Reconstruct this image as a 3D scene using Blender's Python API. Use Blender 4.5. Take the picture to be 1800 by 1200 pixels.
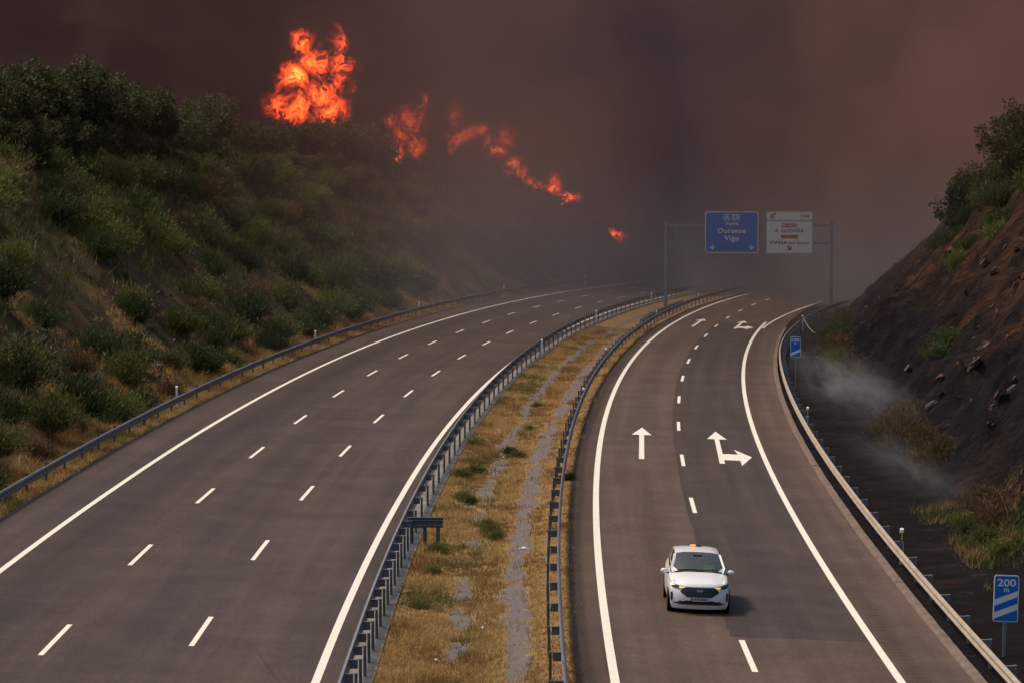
import bpy, bmesh, math, random
import numpy as np
from mathutils import Vector, Matrix, noise
rnd = random.Random(7)
nrg = np.random.default_rng(11)
scene = bpy.context.scene
for o in list(bpy.data.objects):
    bpy.data.objects.remove(o)
COL = scene.collection
R = math.radians

# ------------------------------------------------------------------ camera, sky, sun, exposure
CAMZ = 12.0
FPX = 5514.0
cam_data = bpy.data.cameras.new('camera')
cam_data.sensor_width = 36.0
cam_data.lens = 36.0 * FPX / 1800.0
cam_data.clip_start = 0.5
cam_data.clip_end = 5000
cam = bpy.data.objects.new('camera', cam_data)
COL.objects.link(cam)
cam.location = (0, 0, CAMZ)
cam.rotation_euler = (R(90) - math.atan(270.0 / FPX), 0, 0)
scene.camera = cam

SUN_EL = R(57)
SUN_DIR = Vector((-1.0, 0.28, 0)).normalized() * math.cos(SUN_EL) + Vector((0, 0, math.sin(SUN_EL)))
world = bpy.data.worlds.new('World')
scene.world = world
world.use_nodes = True
wn = world.node_tree
wn.nodes.clear()
sky = wn.nodes.new('ShaderNodeTexSky')
sky.sky_type = 'NISHITA'
sky.sun_disc = False
sky.sun_elevation = SUN_EL
sky.sun_rotation = math.atan2(SUN_DIR.x, SUN_DIR.y)
sky.dust_density = 4.0
sky.air_density = 1.0
bg = wn.nodes.new('ShaderNodeBackground')
bg.inputs['Strength'].default_value = 0.14
wo = wn.nodes.new('ShaderNodeOutputWorld')
wn.links.new(sky.outputs[0], bg.inputs[0])
wn.links.new(bg.outputs[0], wo.inputs[0])
sun_data = bpy.data.lights.new('sun', 'SUN')
sun_data.energy = 2.3
sun_data.angle = R(7)
sun_data.color = (1.0, 0.83, 0.60)
sun = bpy.data.objects.new('sun', sun_data)
COL.objects.link(sun)
sun.location = (-60, 40, 90)
sun.rotation_euler = (-SUN_DIR).to_track_quat('-Z', 'Y').to_euler()

vs = scene.view_settings
vs.view_transform = 'Standard'
vs.look = 'None'
vs.exposure = 0.14
vs.gamma = 1.0
vs.use_curve_mapping = False
cy = scene.cycles
cy.use_denoising = True
try:
    cy.denoiser = 'OPENIMAGEDENOISE'
except Exception:
    pass
cy.max_bounces = 6
cy.diffuse_bounces = 2
cy.glossy_bounces = 2
cy.transmission_bounces = 4
cy.transparent_max_bounces = 12
cy.volume_bounces = 0
cy.volume_max_steps = 256
cy.caustics_reflective = False
cy.caustics_refractive = False

# ------------------------------------------------------------------ road geometry: station s (m) along the right carriageway, offset (m) to its right
RX0, RY0, RTH, RK0, RK1 = 5.9654, 76.4225, 0.004274, 0.00061473, 4.3149e-07
RZ0, RG, RC, RBANK, LBANK = -11.8513 + CAMZ, 0.012744, -4.2626e-05, 0.0378, 0.0414
SG = np.arange(-260.0, 900.1, 1.0)
_a = RTH + RK0 * SG + RK1 * SG * SG / 2
_a = np.where(SG < -60, _a[np.searchsorted(SG, -60)], _a)
_cx = np.concatenate([[0], np.cumsum((np.sin(_a[1:]) + np.sin(_a[:-1])) / 2)])
_cy = np.concatenate([[0], np.cumsum((np.cos(_a[1:]) + np.cos(_a[:-1])) / 2)])
_i0 = int(np.searchsorted(SG, 0))
CX = _cx - _cx[_i0] + RX0
CY = _cy - _cy[_i0] + RY0
CH = _a
DLS = np.array([-260, -60, -20, 0, 40, 80, 120, 160, 200, 240, 280, 320, 900.])
DLV = np.array([-16.2, -16.165, -15.985, -15.959, -16.007, -16.146, -16.328, -16.501, -16.616, -16.625, -16.475, -16.119, -16.1])
DZV = np.array([.16, .164, .153, .151, .148, .154, .164, .179, .199, .225, .255, .290, .3])

def ctr(s):
    return (np.interp(s, SG, CX), np.interp(s, SG, CY), np.interp(s, SG, CH))
def xy(s, off):
    x, y, h = ctr(s)
    return x + off * np.cos(h), y - off * np.sin(h)
def zroad(s):
    s = np.asarray(s, float)
    sc = np.clip(s, -120, 420)
    return RZ0 + RG * sc + RC * sc * sc
def dL(s):
    return np.interp(s, DLS, DLV)
def zL(s):
    return zroad(s) + np.interp(s, DLS, DZV)
ASL, ASR = -4.42, 5.36            # asphalt edges, right carriageway
LLE, LRE = -7.5, 6.55             # paved edges, left carriageway (relative to its centre)

def sof(x, y):
    """world x, y -> station, offset"""
    i = int(np.argmin((CX - x) ** 2 + (CY - y) ** 2))
    s = SG[i]
    for _ in range(3):
        cx, cy_, h = ctr(s)
        s = float(s + (x - cx) * math.sin(h) + (y - cy_) * math.cos(h))
    cx, cy_, h = ctr(s)
    return s, float((x - cx) * math.cos(h) - (y - cy_) * math.sin(h))

def smooth(a, b, x):
    t = np.clip((np.asarray(x, float) - a) / (b - a), 0, 1)
    return t * t * (3 - 2 * t)
def fbm(x, y, z=0.0, o=4):
    return noise.fractal(Vector((x, y, z)), 0.9, 2.1, o)
def left_top(s):
    return float(np.interp(s, [-300, -50, 60, 215, 255, 300, 330, 365, 400, 440, 600], [11.5, 12, 12.5, 12.3, 10.5, 9.8, 8.0, 4.6, 2.4, 2, 2]))
def right_top(s):
    return float(np.interp(s, [-300, 0, 60, 200, 260, 330, 600], [8, 11, 13.5, 13.5, 10, 5, 4]))

def zsurf(s, off):
    """height of the land or the paving"""
    d = float(dL(s)); zr = float(zroad(s)); zl = float(zL(s))
    if ASL <= off <= ASR:
        return zr - RBANK * off
    if d + LLE <= off <= d + LRE:
        return zl - LBANK * (off - d)
    if d + LRE < off < ASL:                       # median
        a, b = d + LRE, ASL
        t = (off - a) / (b - a)
        za, zb = zl - LBANK * LRE, zr - RBANK * b
        x, y = xy(s, off)
        return za * (1 - t) + zb * t - 0.22 * math.sin(math.pi * t) + 0.05 * fbm(x * .9, y * .9) * math.sin(math.pi * t) - 0.015
    x, y = xy(s, off)
    if off < d + LLE:                             # left cutting
        t = d + LLE - off
        z0 = zl - LBANK * LLE
        w = fbm(x * .06, y * .06, 3.0)
        st = 2.0 + 1.1 * w
        H = left_top(s) * (1 + .10 * fbm(x * .03, y * .03, 9.0))
        slope = max(0.0, t - st) * 0.98
        h = H * (1 - math.exp(-(slope / H) ** 2.2)) if slope < 3 * H else H
        h = min(slope, H) * .7 + h * .3
        h += 0.13 * max(0.0, t - st - H) * math.exp(-max(0, t - st - H) / 60)
        k = min(1.0, max(0.0, (t - .4) / 4.0))
        h += k * (0.9 * fbm(x * .16, y * .16, 5.0) + 0.35 * fbm(x * .6, y * .6, 1.0))
        return z0 - 0.03 + min(t, 1.2) * -0.03 + h
    t = off - ASR                                 # right verge and burnt cutting
    z0 = zr - RBANK * ASR
    st = 4.0 + .5 * fbm(x * .07, y * .07, 2.0)
    H = right_top(s) * (1 + .12 * fbm(x * .03, y * .03, 4.0))
    slope = max(0.0, t - st) * 1.02
    h = H * (1 - math.exp(-(slope / H) ** 2.2)) if slope < 3 * H else H
    h = min(slope, H) * .7 + h * .3
    h += 0.16 * max(0.0, t - st - H) * math.exp(-max(0, t - st - H) / 60)
    h += 0.07 * min(max(0.0, t - .6), 4.0)
    k = min(1.0, max(0.0, (t - 3.2) / 3.0))
    # tilted strata: ribs running up the slope on a diagonal
    q = s * .90 - h * .10
    rib = noise.fractal(Vector((q * .75, h * .12 + t * .06, 7.0)), 0.7, 2.2, 6)
    rib += .55 * (.5 - 2.2 * abs(noise.noise(Vector((q * 1.15, h * .35, 3.0))))) + .4 * (.4 - 2 * abs(noise.noise(Vector((x * 1.0, y * .55, h * .8)))))
    h += k * (0.95 * rib + 0.7 * fbm(x * .15, y * .15, 8.0) + 0.22 * fbm(x * .9, y * .9, 2.5))
    h += (1 - k) * min(1.0, max(0., t - .5)) * 0.07 * fbm(x * .7, y * .7, 1.5)
    return z0 - 0.04 + h

def P(s, off, dz=0.0):
    x, y = xy(s, off)
    return Vector((float(x), float(y), zsurf(s, off) + dz))
def Lp(s, offl, dz=0.0):
    return P(s, float(dL(s)) + offl, dz)
def sL2R(sl):
    return (sl - 75.5) / 1.0125
def heading(s):
    return float(np.interp(s, SG, CH))
def frame(s):
    h = heading(s)
    return Vector((math.cos(h), -math.sin(h), 0)), Vector((math.sin(h), math.cos(h), 0))
def land(x, y):
    s, o = sof(x, y)
    return zsurf(s, o)
def from_px(px, Y):
    """a pixel column of the photograph at a chosen distance -> world x"""
    return (px - 900.0) / FPX * Y

# ------------------------------------------------------------------ object and mesh helpers
def tag(o, label=None, cat=None, group=None, kind=None):
    if label: o['label'] = label
    if cat: o['category'] = cat
    if group: o['group'] = group
    if kind: o['kind'] = kind
    return o
def link(o, parent=None):
    COL.objects.link(o)
    if parent is not None: o.parent = parent
    return o
def empty(name, loc=(0, 0, 0), rz=0.0, label=None, cat=None, group=None):
    o = bpy.data.objects.new(name, None)
    o.empty_display_size = 0.3
    o.location = loc
    o.rotation_euler = (0, 0, rz)
    link(o)
    return tag(o, label, cat, group)

class MB:
    def __init__(self):
        self.v = []; self.f = []; self.uv = None
    def add(self, vs, fs):
        n = len(self.v)
        self.v += [tuple(p) for p in vs]
        self.f += [tuple(i + n for i in f) for f in fs]
        return self
    def box(self, c, size, M=None):
        hx, hy, hz = [a / 2 for a in size]
        vs = [Vector((sx * hx, sy * hy, sz * hz)) for sx in (-1, 1) for sy in (-1, 1) for sz in (-1, 1)]
        if M is not None: vs = [M @ p for p in vs]
        vs = [p + Vector(c) for p in vs]
        return self.add(vs, [(0, 1, 3, 2), (4, 6, 7, 5), (0, 4, 5, 1), (2, 3, 7, 6), (0, 2, 6, 4), (1, 5, 7, 3)])
    def tube(self, pts, rad, n=8, cap=True):
        pts = [Vector(p) for p in pts]
        if not hasattr(rad, '__len__'): rad = [rad] * len(pts)
        rings = []
        for i, p in enumerate(pts):
            d = (pts[min(i + 1, len(pts) - 1)] - pts[max(i - 1, 0)]).normalized()
            u = d.cross(Vector((0, 0, 1)))
            if u.length < .01: u = d.cross(Vector((1, 0, 0)))
            u.normalize(); w = d.cross(u)
            rings.append([p + (u * math.cos(2 * math.pi * k / n) + w * math.sin(2 * math.pi * k / n)) * rad[i] for k in range(n)])
        vs = [q for r in rings for q in r]; fs = []
        for i in range(len(pts) - 1):
            for k in range(n):
                k2 = (k + 1) % n
                fs.append((i * n + k, i * n + k2, (i + 1) * n + k2, (i + 1) * n + k))
        if cap:
            fs.append(tuple(range(n - 1, -1, -1))); fs.append(tuple((len(pts) - 1) * n + k for k in range(n)))
        return self.add(vs, fs)
    def prism(self, poly, z0, z1, M=None):
        """poly in (x, y), extruded z0..z1"""
        n = len(poly)
        vs = [Vector((x, y, z0)) for x, y in poly] + [Vector((x, y, z1)) for x, y in poly]
        if M is not None: vs = [M @ p for p in vs]
        fs = [tuple(range(n - 1, -1, -1)), tuple(range(n, 2 * n))] + [(i, (i + 1) % n, (i + 1) % n + n, i + n) for i in range(n)]
        return self.add(vs, fs)
    def mesh(self, name):
        me = bpy.data.meshes.new(name)
        me.from_pydata(self.v, [], self.f)
        me.update()
        return me
    def build(self, name, mat, parent=None, smooth=None):
        me = self.mesh(name)
        bm = bmesh.new(); bm.from_mesh(me)
        bmesh.ops.recalc_face_normals(bm, faces=bm.faces); bm.to_mesh(me); bm.free()
        if mat: me.materials.append(mat)
        if smooth:
            me.polygons.foreach_set('use_smooth', [True] * len(me.polygons))
            me.set_sharp_from_angle(angle=R(smooth))
        return link(bpy.data.objects.new(name, me), parent)
def fast_mesh(name, V, F, mat=None, smooth=False, col=None, uv=None):
    """V (n,3), F (m,k) arrays"""
    me = bpy.data.meshes.new(name)
    V = np.asarray(V, np.float32); F = np.asarray(F, np.int32)
    k = F.shape[1]
    me.vertices.add(len(V)); me.vertices.foreach_set('co', V.ravel())
    me.loops.add(F.size); me.loops.foreach_set('vertex_index', F.ravel())
    me.polygons.add(len(F)); me.polygons.foreach_set('loop_start', np.arange(0, F.size, k, dtype=np.int32))
    me.update(calc_edges=True)
    if smooth: me.polygons.foreach_set('use_smooth', np.ones(len(F), bool))
    if col is not None:
        a = me.color_attributes.new('Col', 'FLOAT_COLOR', 'POINT')
        c = np.ones((len(V), 4), np.float32); c[:, :col.shape[1]] = col
        a.data.foreach_set('color', c.ravel())
    if uv is not None:
        l = me.uv_layers.new(name='UVMap')
        l.data.foreach_set('uv', np.asarray(uv, np.float32)[F.ravel()].ravel())
    if mat: me.materials.append(mat)
    me.validate()
    return me
def strip(name, ss, offs, zf, mat, parent=None, uvoff=None, smooth=True, col=None, kind=None):
    """a sheet on the (s, off) grid; offs may be a function of s; UV = (off, s) in metres"""
    V = []; U = []
    for s in ss:
        oo = offs(s) if callable(offs) else offs
        for o in oo:
            x, y = xy(s, o)
            V.append((float(x), float(y), zf(s, o)))
            U.append((o - (uvoff(s) if uvoff else 0.0), s))
    m = len(offs(ss[0]) if callable(offs) else offs); n = len(ss)
    i = np.arange(n - 1)[:, None] * m + np.arange(m - 1)[None]
    F = np.stack([i, i + 1, i + m + 1, i + m], -1).reshape(-1, 4)
    c = None
    if col is not None:
        c = np.array([col(s, o) for s in ss for o in (offs(s) if callable(offs) else offs)], np.float32)
    me = fast_mesh(name, V, F, mat, smooth, c, U)
    o = link(bpy.data.objects.new(name, me), parent)
    if kind: tag(o, kind=kind)
    return o
def copy_tree(o, parent=None):
    c = o.copy()
    COL.objects.link(c); c.parent = parent
    for ch in list(o.children):
        copy_tree(ch, c)
    return c

# ------------------------------------------------------------------ materials
def mat_new(name):
    m = bpy.data.materials.new(name); m.use_nodes = True
    nt = m.node_tree; nt.nodes.clear()
    out = nt.nodes.new('ShaderNodeOutputMaterial')
    return m, nt, out
class NT:
    def __init__(self, nt): self.nt = nt
    def n(self, t, **kw):
        nd = self.nt.nodes.new(t)
        for k, v in kw.items():
            if k in nd.inputs.keys(): pass
            setattr(nd, k, v)
        return nd
    def l(self, a, b): self.nt.links.new(a, b)
    def pos(self): return self.n('ShaderNodeNewGeometry').outputs['Position']
    def uv(self): return self.n('ShaderNodeTexCoord').outputs['UV']
    def obj(self): return self.n('ShaderNodeTexCoord').outputs['Object']
    def mapping(self, vec, scale=(1, 1, 1), rot=(0, 0, 0), loc=(0, 0, 0)):
        m = self.n('ShaderNodeMapping'); self.l(vec, m.inputs['Vector'])
        m.inputs['Scale'].default_value = scale; m.inputs['Rotation'].default_value = rot; m.inputs['Location'].default_value = loc
        return m.outputs[0]
    def noise(self, vec, scale, detail=4, rough=.55, dist=0.0):
        t = self.n('ShaderNodeTexNoise'); self.l(vec, t.inputs['Vector'])
        t.inputs['Scale'].default_value = scale; t.inputs['Detail'].default_value = detail
        t.inputs['Roughness'].default_value = rough; t.inputs['Distortion'].default_value = dist
        return t.outputs['Fac']
    def ramp(self, fac, stops, interp='LINEAR'):
        r = self.n('ShaderNodeValToRGB'); self.l(fac, r.inputs[0])
        r.color_ramp.interpolation = interp
        e = r.color_ramp.elements
        while len(e) < len(stops): e.new(0.5)
        for el, (p, c) in zip(e, stops):
            el.position = p
            el.color = (c, c, c, 1) if not hasattr(c, '__len__') else (*c, 1)
        return r.outputs[0]
    def mix(self, fac, a, b, mode='MIX'):
        m = self.n('ShaderNodeMix', data_type='RGBA', blend_type=mode)
        for sock, v in ((m.inputs[0], fac), (m.inputs[6], a), (m.inputs[7], b)):
            if hasattr(v, 'is_linked') or hasattr(v, 'links'): self.l(v, sock)
            elif hasattr(v, '__len__'): sock.default_value = (*v, 1) if len(v) == 3 else v
            else: sock.default_value = v
        return m.outputs[2]
    def math(self, op, a, b=None, c=None, clamp=False):
        m = self.n('ShaderNodeMath', operation=op, use_clamp=clamp)
        for i, v in enumerate((a, b, c)):
            if v is None: continue
            if hasattr(v, 'links'): self.l(v, m.inputs[i])
            else: m.inputs[i].default_value = v
        return m.outputs[0]
    def maprange(self, v, a, b, c=0.0, d=1.0, smooth=False):
        m = self.n('ShaderNodeMapRange'); m.clamp = True
        if smooth: m.interpolation_type = 'SMOOTHSTEP'
        self.l(v, m.inputs[0])
        for i, x in enumerate((a, b, c, d)): m.inputs[i + 1].default_value = x
        return m.outputs[0]
    def sep(self, v):
        s = self.n('ShaderNodeSeparateXYZ'); self.l(v, s.inputs[0]); return s.outputs
    def bump(self, h, strength=.3, dist=.05):
        b = self.n('ShaderNodeBump'); b.inputs['Strength'].default_value = strength; b.inputs['Distance'].default_value = dist
        self.l(h, b.inputs['Height']); return b.outputs[0]
    def bsdf(self, out, color, rough=.8, metal=0.0, normal=None, spec=.3, **kw):
        b = self.n('ShaderNodeBsdfPrincipled')
        for sock, v in (('Base Color', color), ('Roughness', rough), ('Metallic', metal)):
            if hasattr(v, 'links'): self.l(v, b.inputs[sock])
            elif hasattr(v, '__len__'): b.inputs[sock].default_value = (*v, 1)
            else: b.inputs[sock].default_value = v
        b.inputs['Specular IOR Level'].default_value = spec
        if normal is not None: self.l(normal, b.inputs['Normal'])
        for k, v in kw.items():
            k = k.replace('_', ' ')
            if hasattr(v, '__len__') and len(v) == 3: v = (*v, 1)
            b.inputs[k].default_value = v
        self.l(b.outputs[0], out.inputs['Surface'])
        return b
def plain(name, color, rough=.6, metal=0.0, var=.12, scale=6.0, spec=.3, bump=0.0, **kw):
    m, nt, out = mat_new(name); t = NT(nt)
    o = t.obj()
    n1 = t.noise(o, scale, 5, .6)
    k = t.maprange(n1, .3, .7, 1 - var, 1 + var)
    c = t.mix(1.0, color, k, 'MULTIPLY')
    nrm = t.bump(t.noise(o, scale * 6, 4), bump, .02) if bump else None
    t.bsdf(out, c, rough, metal, nrm, spec, **kw)
    return m

def asphalt(name, base, stops, grain=.27, rumble=None):
    """stops: wear along UV.x (metres across, painted shade included): list of (x, factor)"""
    m, nt, out = mat_new(name); t = NT(nt)
    uv = t.uv(); sx = t.sep(uv)
    xw = t.math('ADD', sx[0], t.maprange(t.noise(t.mapping(uv, (.15, .02, 1)), 1, 3), .2, .8, -.35, .35))
    lo, hi = stops[0][0], stops[-1][0]
    fac = t.maprange(xw, lo, hi)
    wear_shade = t.ramp(fac, [((x - lo) / (hi - lo), f) for x, f in stops], 'EASE')
    pos = t.pos()
    long_ = t.maprange(t.noise(t.mapping(uv, (1.6, .03, 1)), 1.0, 4), .36, .64, .86, 1.14)
    blot = t.maprange(t.noise(pos, .35, 5, .65), .38, .62, .86, 1.13)
    fine = t.maprange(t.noise(pos, 9, 5, .9), .36, .64, 1 - grain * 1.3, 1 + grain * 1.3)
    warm = t.mix(t.maprange(t.noise(t.mapping(uv, (.5, .02, 1)), 1.0, 3), .35, .7), base, (base[0] * 1.12, base[1] * 1.02, base[2] * .92))
    c = t.mix(1.0, warm, wear_shade, 'MULTIPLY')
    c = t.mix(1.0, c, long_, 'MULTIPLY'); c = t.mix(1.0, c, blot, 'MULTIPLY'); c = t.mix(1.0, c, fine, 'MULTIPLY')
    # thin sealed cracks
    vor = t.n('ShaderNodeTexVoronoi', feature='DISTANCE_TO_EDGE')
    t.l(t.mapping(uv, (.33, .055, 1)), vor.inputs['Vector']); vor.inputs['Scale'].default_value = 1.0
    crack = t.math('MULTIPLY', t.maprange(vor.outputs['Distance'], .002, .006, 1, 0), t.maprange(t.noise(pos, .12, 2), .52, .6))
    c = t.mix(t.math('MULTIPLY', crack, .35), c, (.02, .017, .016))
    h = t.noise(pos, 40, 3, .7)
    if rumble:
        a, b = rumble
        inside = t.math('MULTIPLY', t.maprange(sx[0], a - .02, a + .02), t.maprange(sx[0], b - .02, b + .02, 1, 0))
        w = t.math('SINE', t.math('MULTIPLY', sx[1], 2 * math.pi / .55))
        h = t.math('ADD', h, t.math('MULTIPLY', t.math('MULTIPLY', w, inside), 1.6))
        c = t.mix(t.math('MULTIPLY', inside, t.maprange(w, .2, .8, 0, .22)), c, (.02, .017, .016))
    t.bsdf(out, c, .82, 0, t.bump(h, .35, .02), .25)
    return m

M = {}
M['asphalt_left'] = asphalt('asphalt_left', (.0555, .0405, .037), [(-7.6, 1.05), (-6.2, 1.0), (-5.4, .97), (-4.9, .84), (-3.9, .64), (-2.9, .86), (-1.6, 1.02), (-.3, .90), (.9, .95), (2.0, 1.06), (3.6, 1.12), (5.2, .98), (6.2, .9)], rumble=(-6.0, -5.5))
M['asphalt_right'] = asphalt('asphalt_right', (.082, .0560, .044), [(-4.5, .45), (-4.05, .48), (-3.85, .8), (-3.4, .95), (-2.6, 1.02), (-1.8, .88), (-.8, 1.05), (.5, 1.0), (3.3, .9), (3.8, .82), (4.6, 1.0), (5.2, 1.1), (5.4, .98)], rumble=(3.75, 4.25))  # darkest stops at the median edge: guardrail's shadow painted in; rest is worn asphalt
M['asphalt_patch'] = asphalt('asphalt_patch', (.051, .039, .036), [(-.2, .9), (.8, .98), (1.6, .93), (2.4, 1.03), (3.4, .95)])
def paint(name, base):
    m, nt, out = mat_new(name); t = NT(nt)
    pos = t.pos()
    k = t.maprange(t.noise(pos, 9, 5, .7), .25, .75, .88, 1.06)
    c = t.mix(1.0, base, k, 'MULTIPLY')
    worn = t.maprange(t.noise(pos, 6, 6, .85), .56, .68)
    c = t.mix(t.math('MULTIPLY', worn, .42), c, (.16, .12, .1))
    t.bsdf(out, c, .6, 0, None, .3)
    return m
M['line'] = paint('road_paint', (.80, .76, .66))
M['steel'] = plain('galvanised_steel', (.21, .225, .245), .5, .55, .22, 3.0, bump=.05)
M['steel_dark'] = plain('weathered_steel', (.095, .11, .13), .6, .35, .25, 4.0)
M['concrete'] = plain('concrete', (.20, .18, .155), .9, 0, .4, 1.3, bump=.25)
def rusty(name):
    m, nt, out = mat_new(name); t = NT(nt)
    o = t.obj()
    dust = t.mix(t.maprange(t.noise(o, 2.2, 5, .65), .35, .7), (.42, .36, .29), (.30, .22, .16))
    c = t.mix(t.maprange(t.noise(t.mapping(o, (.8, .8, .8)), 1.0, 6, .7), .64, .72), dust, (.24, .085, .03))
    t.bsdf(out, c, .65, .25, None, .3)
    return m
M['steel_dusty'] = rusty('dusty_rusty_steel')
M['kerb'] = plain('kerb_concrete', (.165, .12, .095), .9, 0, .28, 1.6, bump=.3)
def ground_mat(name, kind):
    m, nt, out = mat_new(name); t = NT(nt)
    pos = t.pos()
    big = t.noise(pos, .13, 5, .6); mid = t.noise(pos, .7, 6, .65); fine = t.noise(pos, 7, 5, .7)
    if kind == 'left':
        soil = t.mix(t.maprange(mid, .3, .7), (.075, .046, .034), (.15, .092, .062))
        soil = t.mix(t.maprange(t.noise(pos, 3.2, 6, .8), .5, .66), soil, (.06, .042, .036))
        soil = t.mix(t.maprange(t.noise(t.mapping(pos, loc=(5, 5, 5)), 5.0, 5, .8), .58, .68), soil, (.21, .15, .11))
        grass = t.mix(t.maprange(fine, .3, .7), (.20, .125, .05), (.30, .20, .085))
        green = t.mix(t.maprange(fine, .3, .7), (.035, .04, .014), (.075, .075, .028))
        c = t.mix(t.maprange(big, .50, .62), soil, grass)
        c = t.mix(t.maprange(t.noise(t.mapping(pos, loc=(40, 3, 9)), .2, 5), .5, .62), c, green)
        stone = t.maprange(t.noise(pos, 2.6, 3, .5), .62, .68)
        c = t.mix(t.math('MULTIPLY', stone, .5), c, (.16, .135, .12))
        nrm = t.bump(t.math('ADD', t.math('ADD', fine, t.noise(pos, 2.5, 6, .75)), t.math('MULTIPLY', mid, 1.5)), 1.0, .45)
    else:
        # the flat verge and the foot of the slope are charred; bare rust-coloured rock shows higher up
        z = t.sep(pos)[2]
        char = t.mix(t.maprange(mid, .35, .7), (.012, .010, .011), (.035, .027, .026))
        q = t.mapping(pos, (1, 1, 1))
        st = t.noise(t.mapping(t.uv(), (.34, 1.5, 1), rot=(0, 0, .1)), 1.0, 8, .72, .5)
        rock = t.mix(t.maprange(st, .40, .68), (.032, .022, .019), (.27, .120, .055))
        rock = t.mix(t.maprange(fine, .45, .75, 0, .7), rock, (.06, .037, .028))
        up = t.math('ADD', t.maprange(z, 3.5, 10.5), t.maprange(big, .3, .7, -.45, .45))
        k = t.math('MULTIPLY', t.maprange(up, .05, .5), t.maprange(t.noise(t.mapping(t.uv(), (.18, .5, 1), rot=(0, 0, .1), loc=(4, 2, 0)), 1.0, 7, .75), .40, .60))
        c = t.mix(k, char, rock)
        ash = t.maprange(t.noise(t.mapping(pos, loc=(7, 7, 1)), .9, 7, .75), .60, .68)
        c = t.mix(t.math('MULTIPLY', ash, .55), c, (.14, .125, .125))
        nrm = t.bump(t.math('ADD', t.math('ADD', t.math('MULTIPLY', st, 2.5), fine), t.noise(pos, 2.2, 6, .75)), 1.0, .5)
    t.bsdf(out, c, .95, 0, nrm, .1)
    return m
M['left_ground'] = ground_mat('dry_hillside_soil', 'left')
M['right_ground'] = ground_mat('burnt_hillside_soil', 'right')
def median_mat():
    m, nt, out = mat_new('median_soil'); t = NT(nt)
    pos = t.pos()
    a = t.n('ShaderNodeVertexColor', layer_name='Col')
    k = t.sep(a.outputs[0])[0]
    fine = t.noise(pos, 9, 5, .7)
    kk = t.math('ADD', k, t.maprange(t.noise(pos, 3.5, 5, .7), .3, .7, -.3, .3))
    straw = t.mix(t.maprange(fine, .3, .7), (.17, .10, .043), (.36, .235, .10))
    straw = t.mix(t.maprange(t.noise(pos, .5, 4), .4, .7), straw, (.22, .125, .055))
    pave = t.mix(t.maprange(t.noise(pos, 5, 6, .75), .3, .7), (.115, .095, .092), (.18, .15, .145))
    c = t.mix(t.maprange(kk, .42, .58), straw, pave)
    t.bsdf(out, c, .95, 0, t.bump(fine, .7, .06), .1)
    return m
M['median_ground'] = median_mat()
def foliage(name, ca, cb, trans=.25, attr=False):
    m, nt, out = mat_new(name); t = NT(nt)
    oi = t.n('ShaderNodeObjectInfo'); g = t.n('ShaderNodeNewGeometry')
    c = t.mix(g.outputs['Random Per Island'], ca, cb)
    k = t.maprange(oi.outputs['Random'], 0, 1, .72, 1.28)
    c = t.mix(1.0, c, k, 'MULTIPLY')
    if attr:
        a = t.n('ShaderNodeVertexColor', layer_name='Col'); c = a.outputs[0]
    b = t.n('ShaderNodeBsdfPrincipled'); t.l(c, b.inputs['Base Color'])
    b.inputs['Roughness'].default_value = .75; b.inputs['Specular IOR Level'].default_value = .15
    tr = t.n('ShaderNodeBsdfTranslucent'); t.l(c, tr.inputs['Color'])
    mx = t.n('ShaderNodeMixShader'); mx.inputs[0].default_value = trans
    t.l(b.outputs[0], mx.inputs[1]); t.l(tr.outputs[0], mx.inputs[2]); t.l(mx.outputs[0], out.inputs['Surface'])
    return m
M['oak'] = foliage('oak_leaf', (.042, .047, .018), (.098, .098, .036))
M['pine'] = foliage('pine_needle', (.022, .034, .022), (.05, .065, .038))
M['broom'] = foliage('broom_green', (.082, .092, .025), (.175, .170, .052))
M['broom_dark'] = foliage('broom_dark_green', (.036, .050, .018), (.080, .098, .034))
M['broom_bright'] = foliage('bright_green_leaf', (.032, .062, .012), (.075, .125, .022))
M['broom_dry'] = foliage('dry_brown_twig', (.10, .060, .026), (.20, .125, .055))
M['scorched'] = foliage('scorched_twig', (.065, .043, .022), (.15, .095, .045))
M['straw'] = foliage('dry_grass', (.2, .12, .05), (.4, .27, .12), .3, attr=True)
M['bark'] = plain('bark', (.055, .042, .034), .95, 0, .3, 8.0, bump=.5)
M['char'] = plain('charred_wood', (.012, .011, .011), .95, 0, .3, 8.0)

# ------------------------------------------------------------------ the land
def rng(*segs):
    out = []
    for a, b, st in segs:
        out += list(np.arange(a, b, st))
    return [float(x) for x in out]
def z_under(s, off):
    d = float(dL(s))
    z = zsurf(s, off)
    if ASL < off < ASR or d + LLE < off < d + LRE:
        z -= 0.08
    return z
tl = rng((-.4, 22, .6), (22, 60, 2.5), (60, 340, 20))
left_hill = strip('hillside', rng((-180, 0, 8), (0, 330, 1.2), (330, 640, 5)), lambda s: [float(dL(s)) + LLE - t for t in tl], z_under, M['left_ground'], kind='structure')
tag(left_hill, 'dry cutting slope with soil and straw rising beside the three-lane carriageway')
tr_ = rng((-.4, 4, .4), (4, 21, .35), (21, 60, 2), (60, 340, 20))
right_hill = strip('hillside', rng((-180, 20, 5), (20, 200, .55), (200, 640, 5)), lambda s: [ASR + t for t in tr_], z_under, M['right_ground'], kind='structure')
tag(right_hill, 'charred black cutting slope with rust coloured rock beside the two-lane carriageway')
def med_t(s, off):
    a, b = float(dL(s)) + LRE, ASL
    return (off - a) / (b - a)
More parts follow.
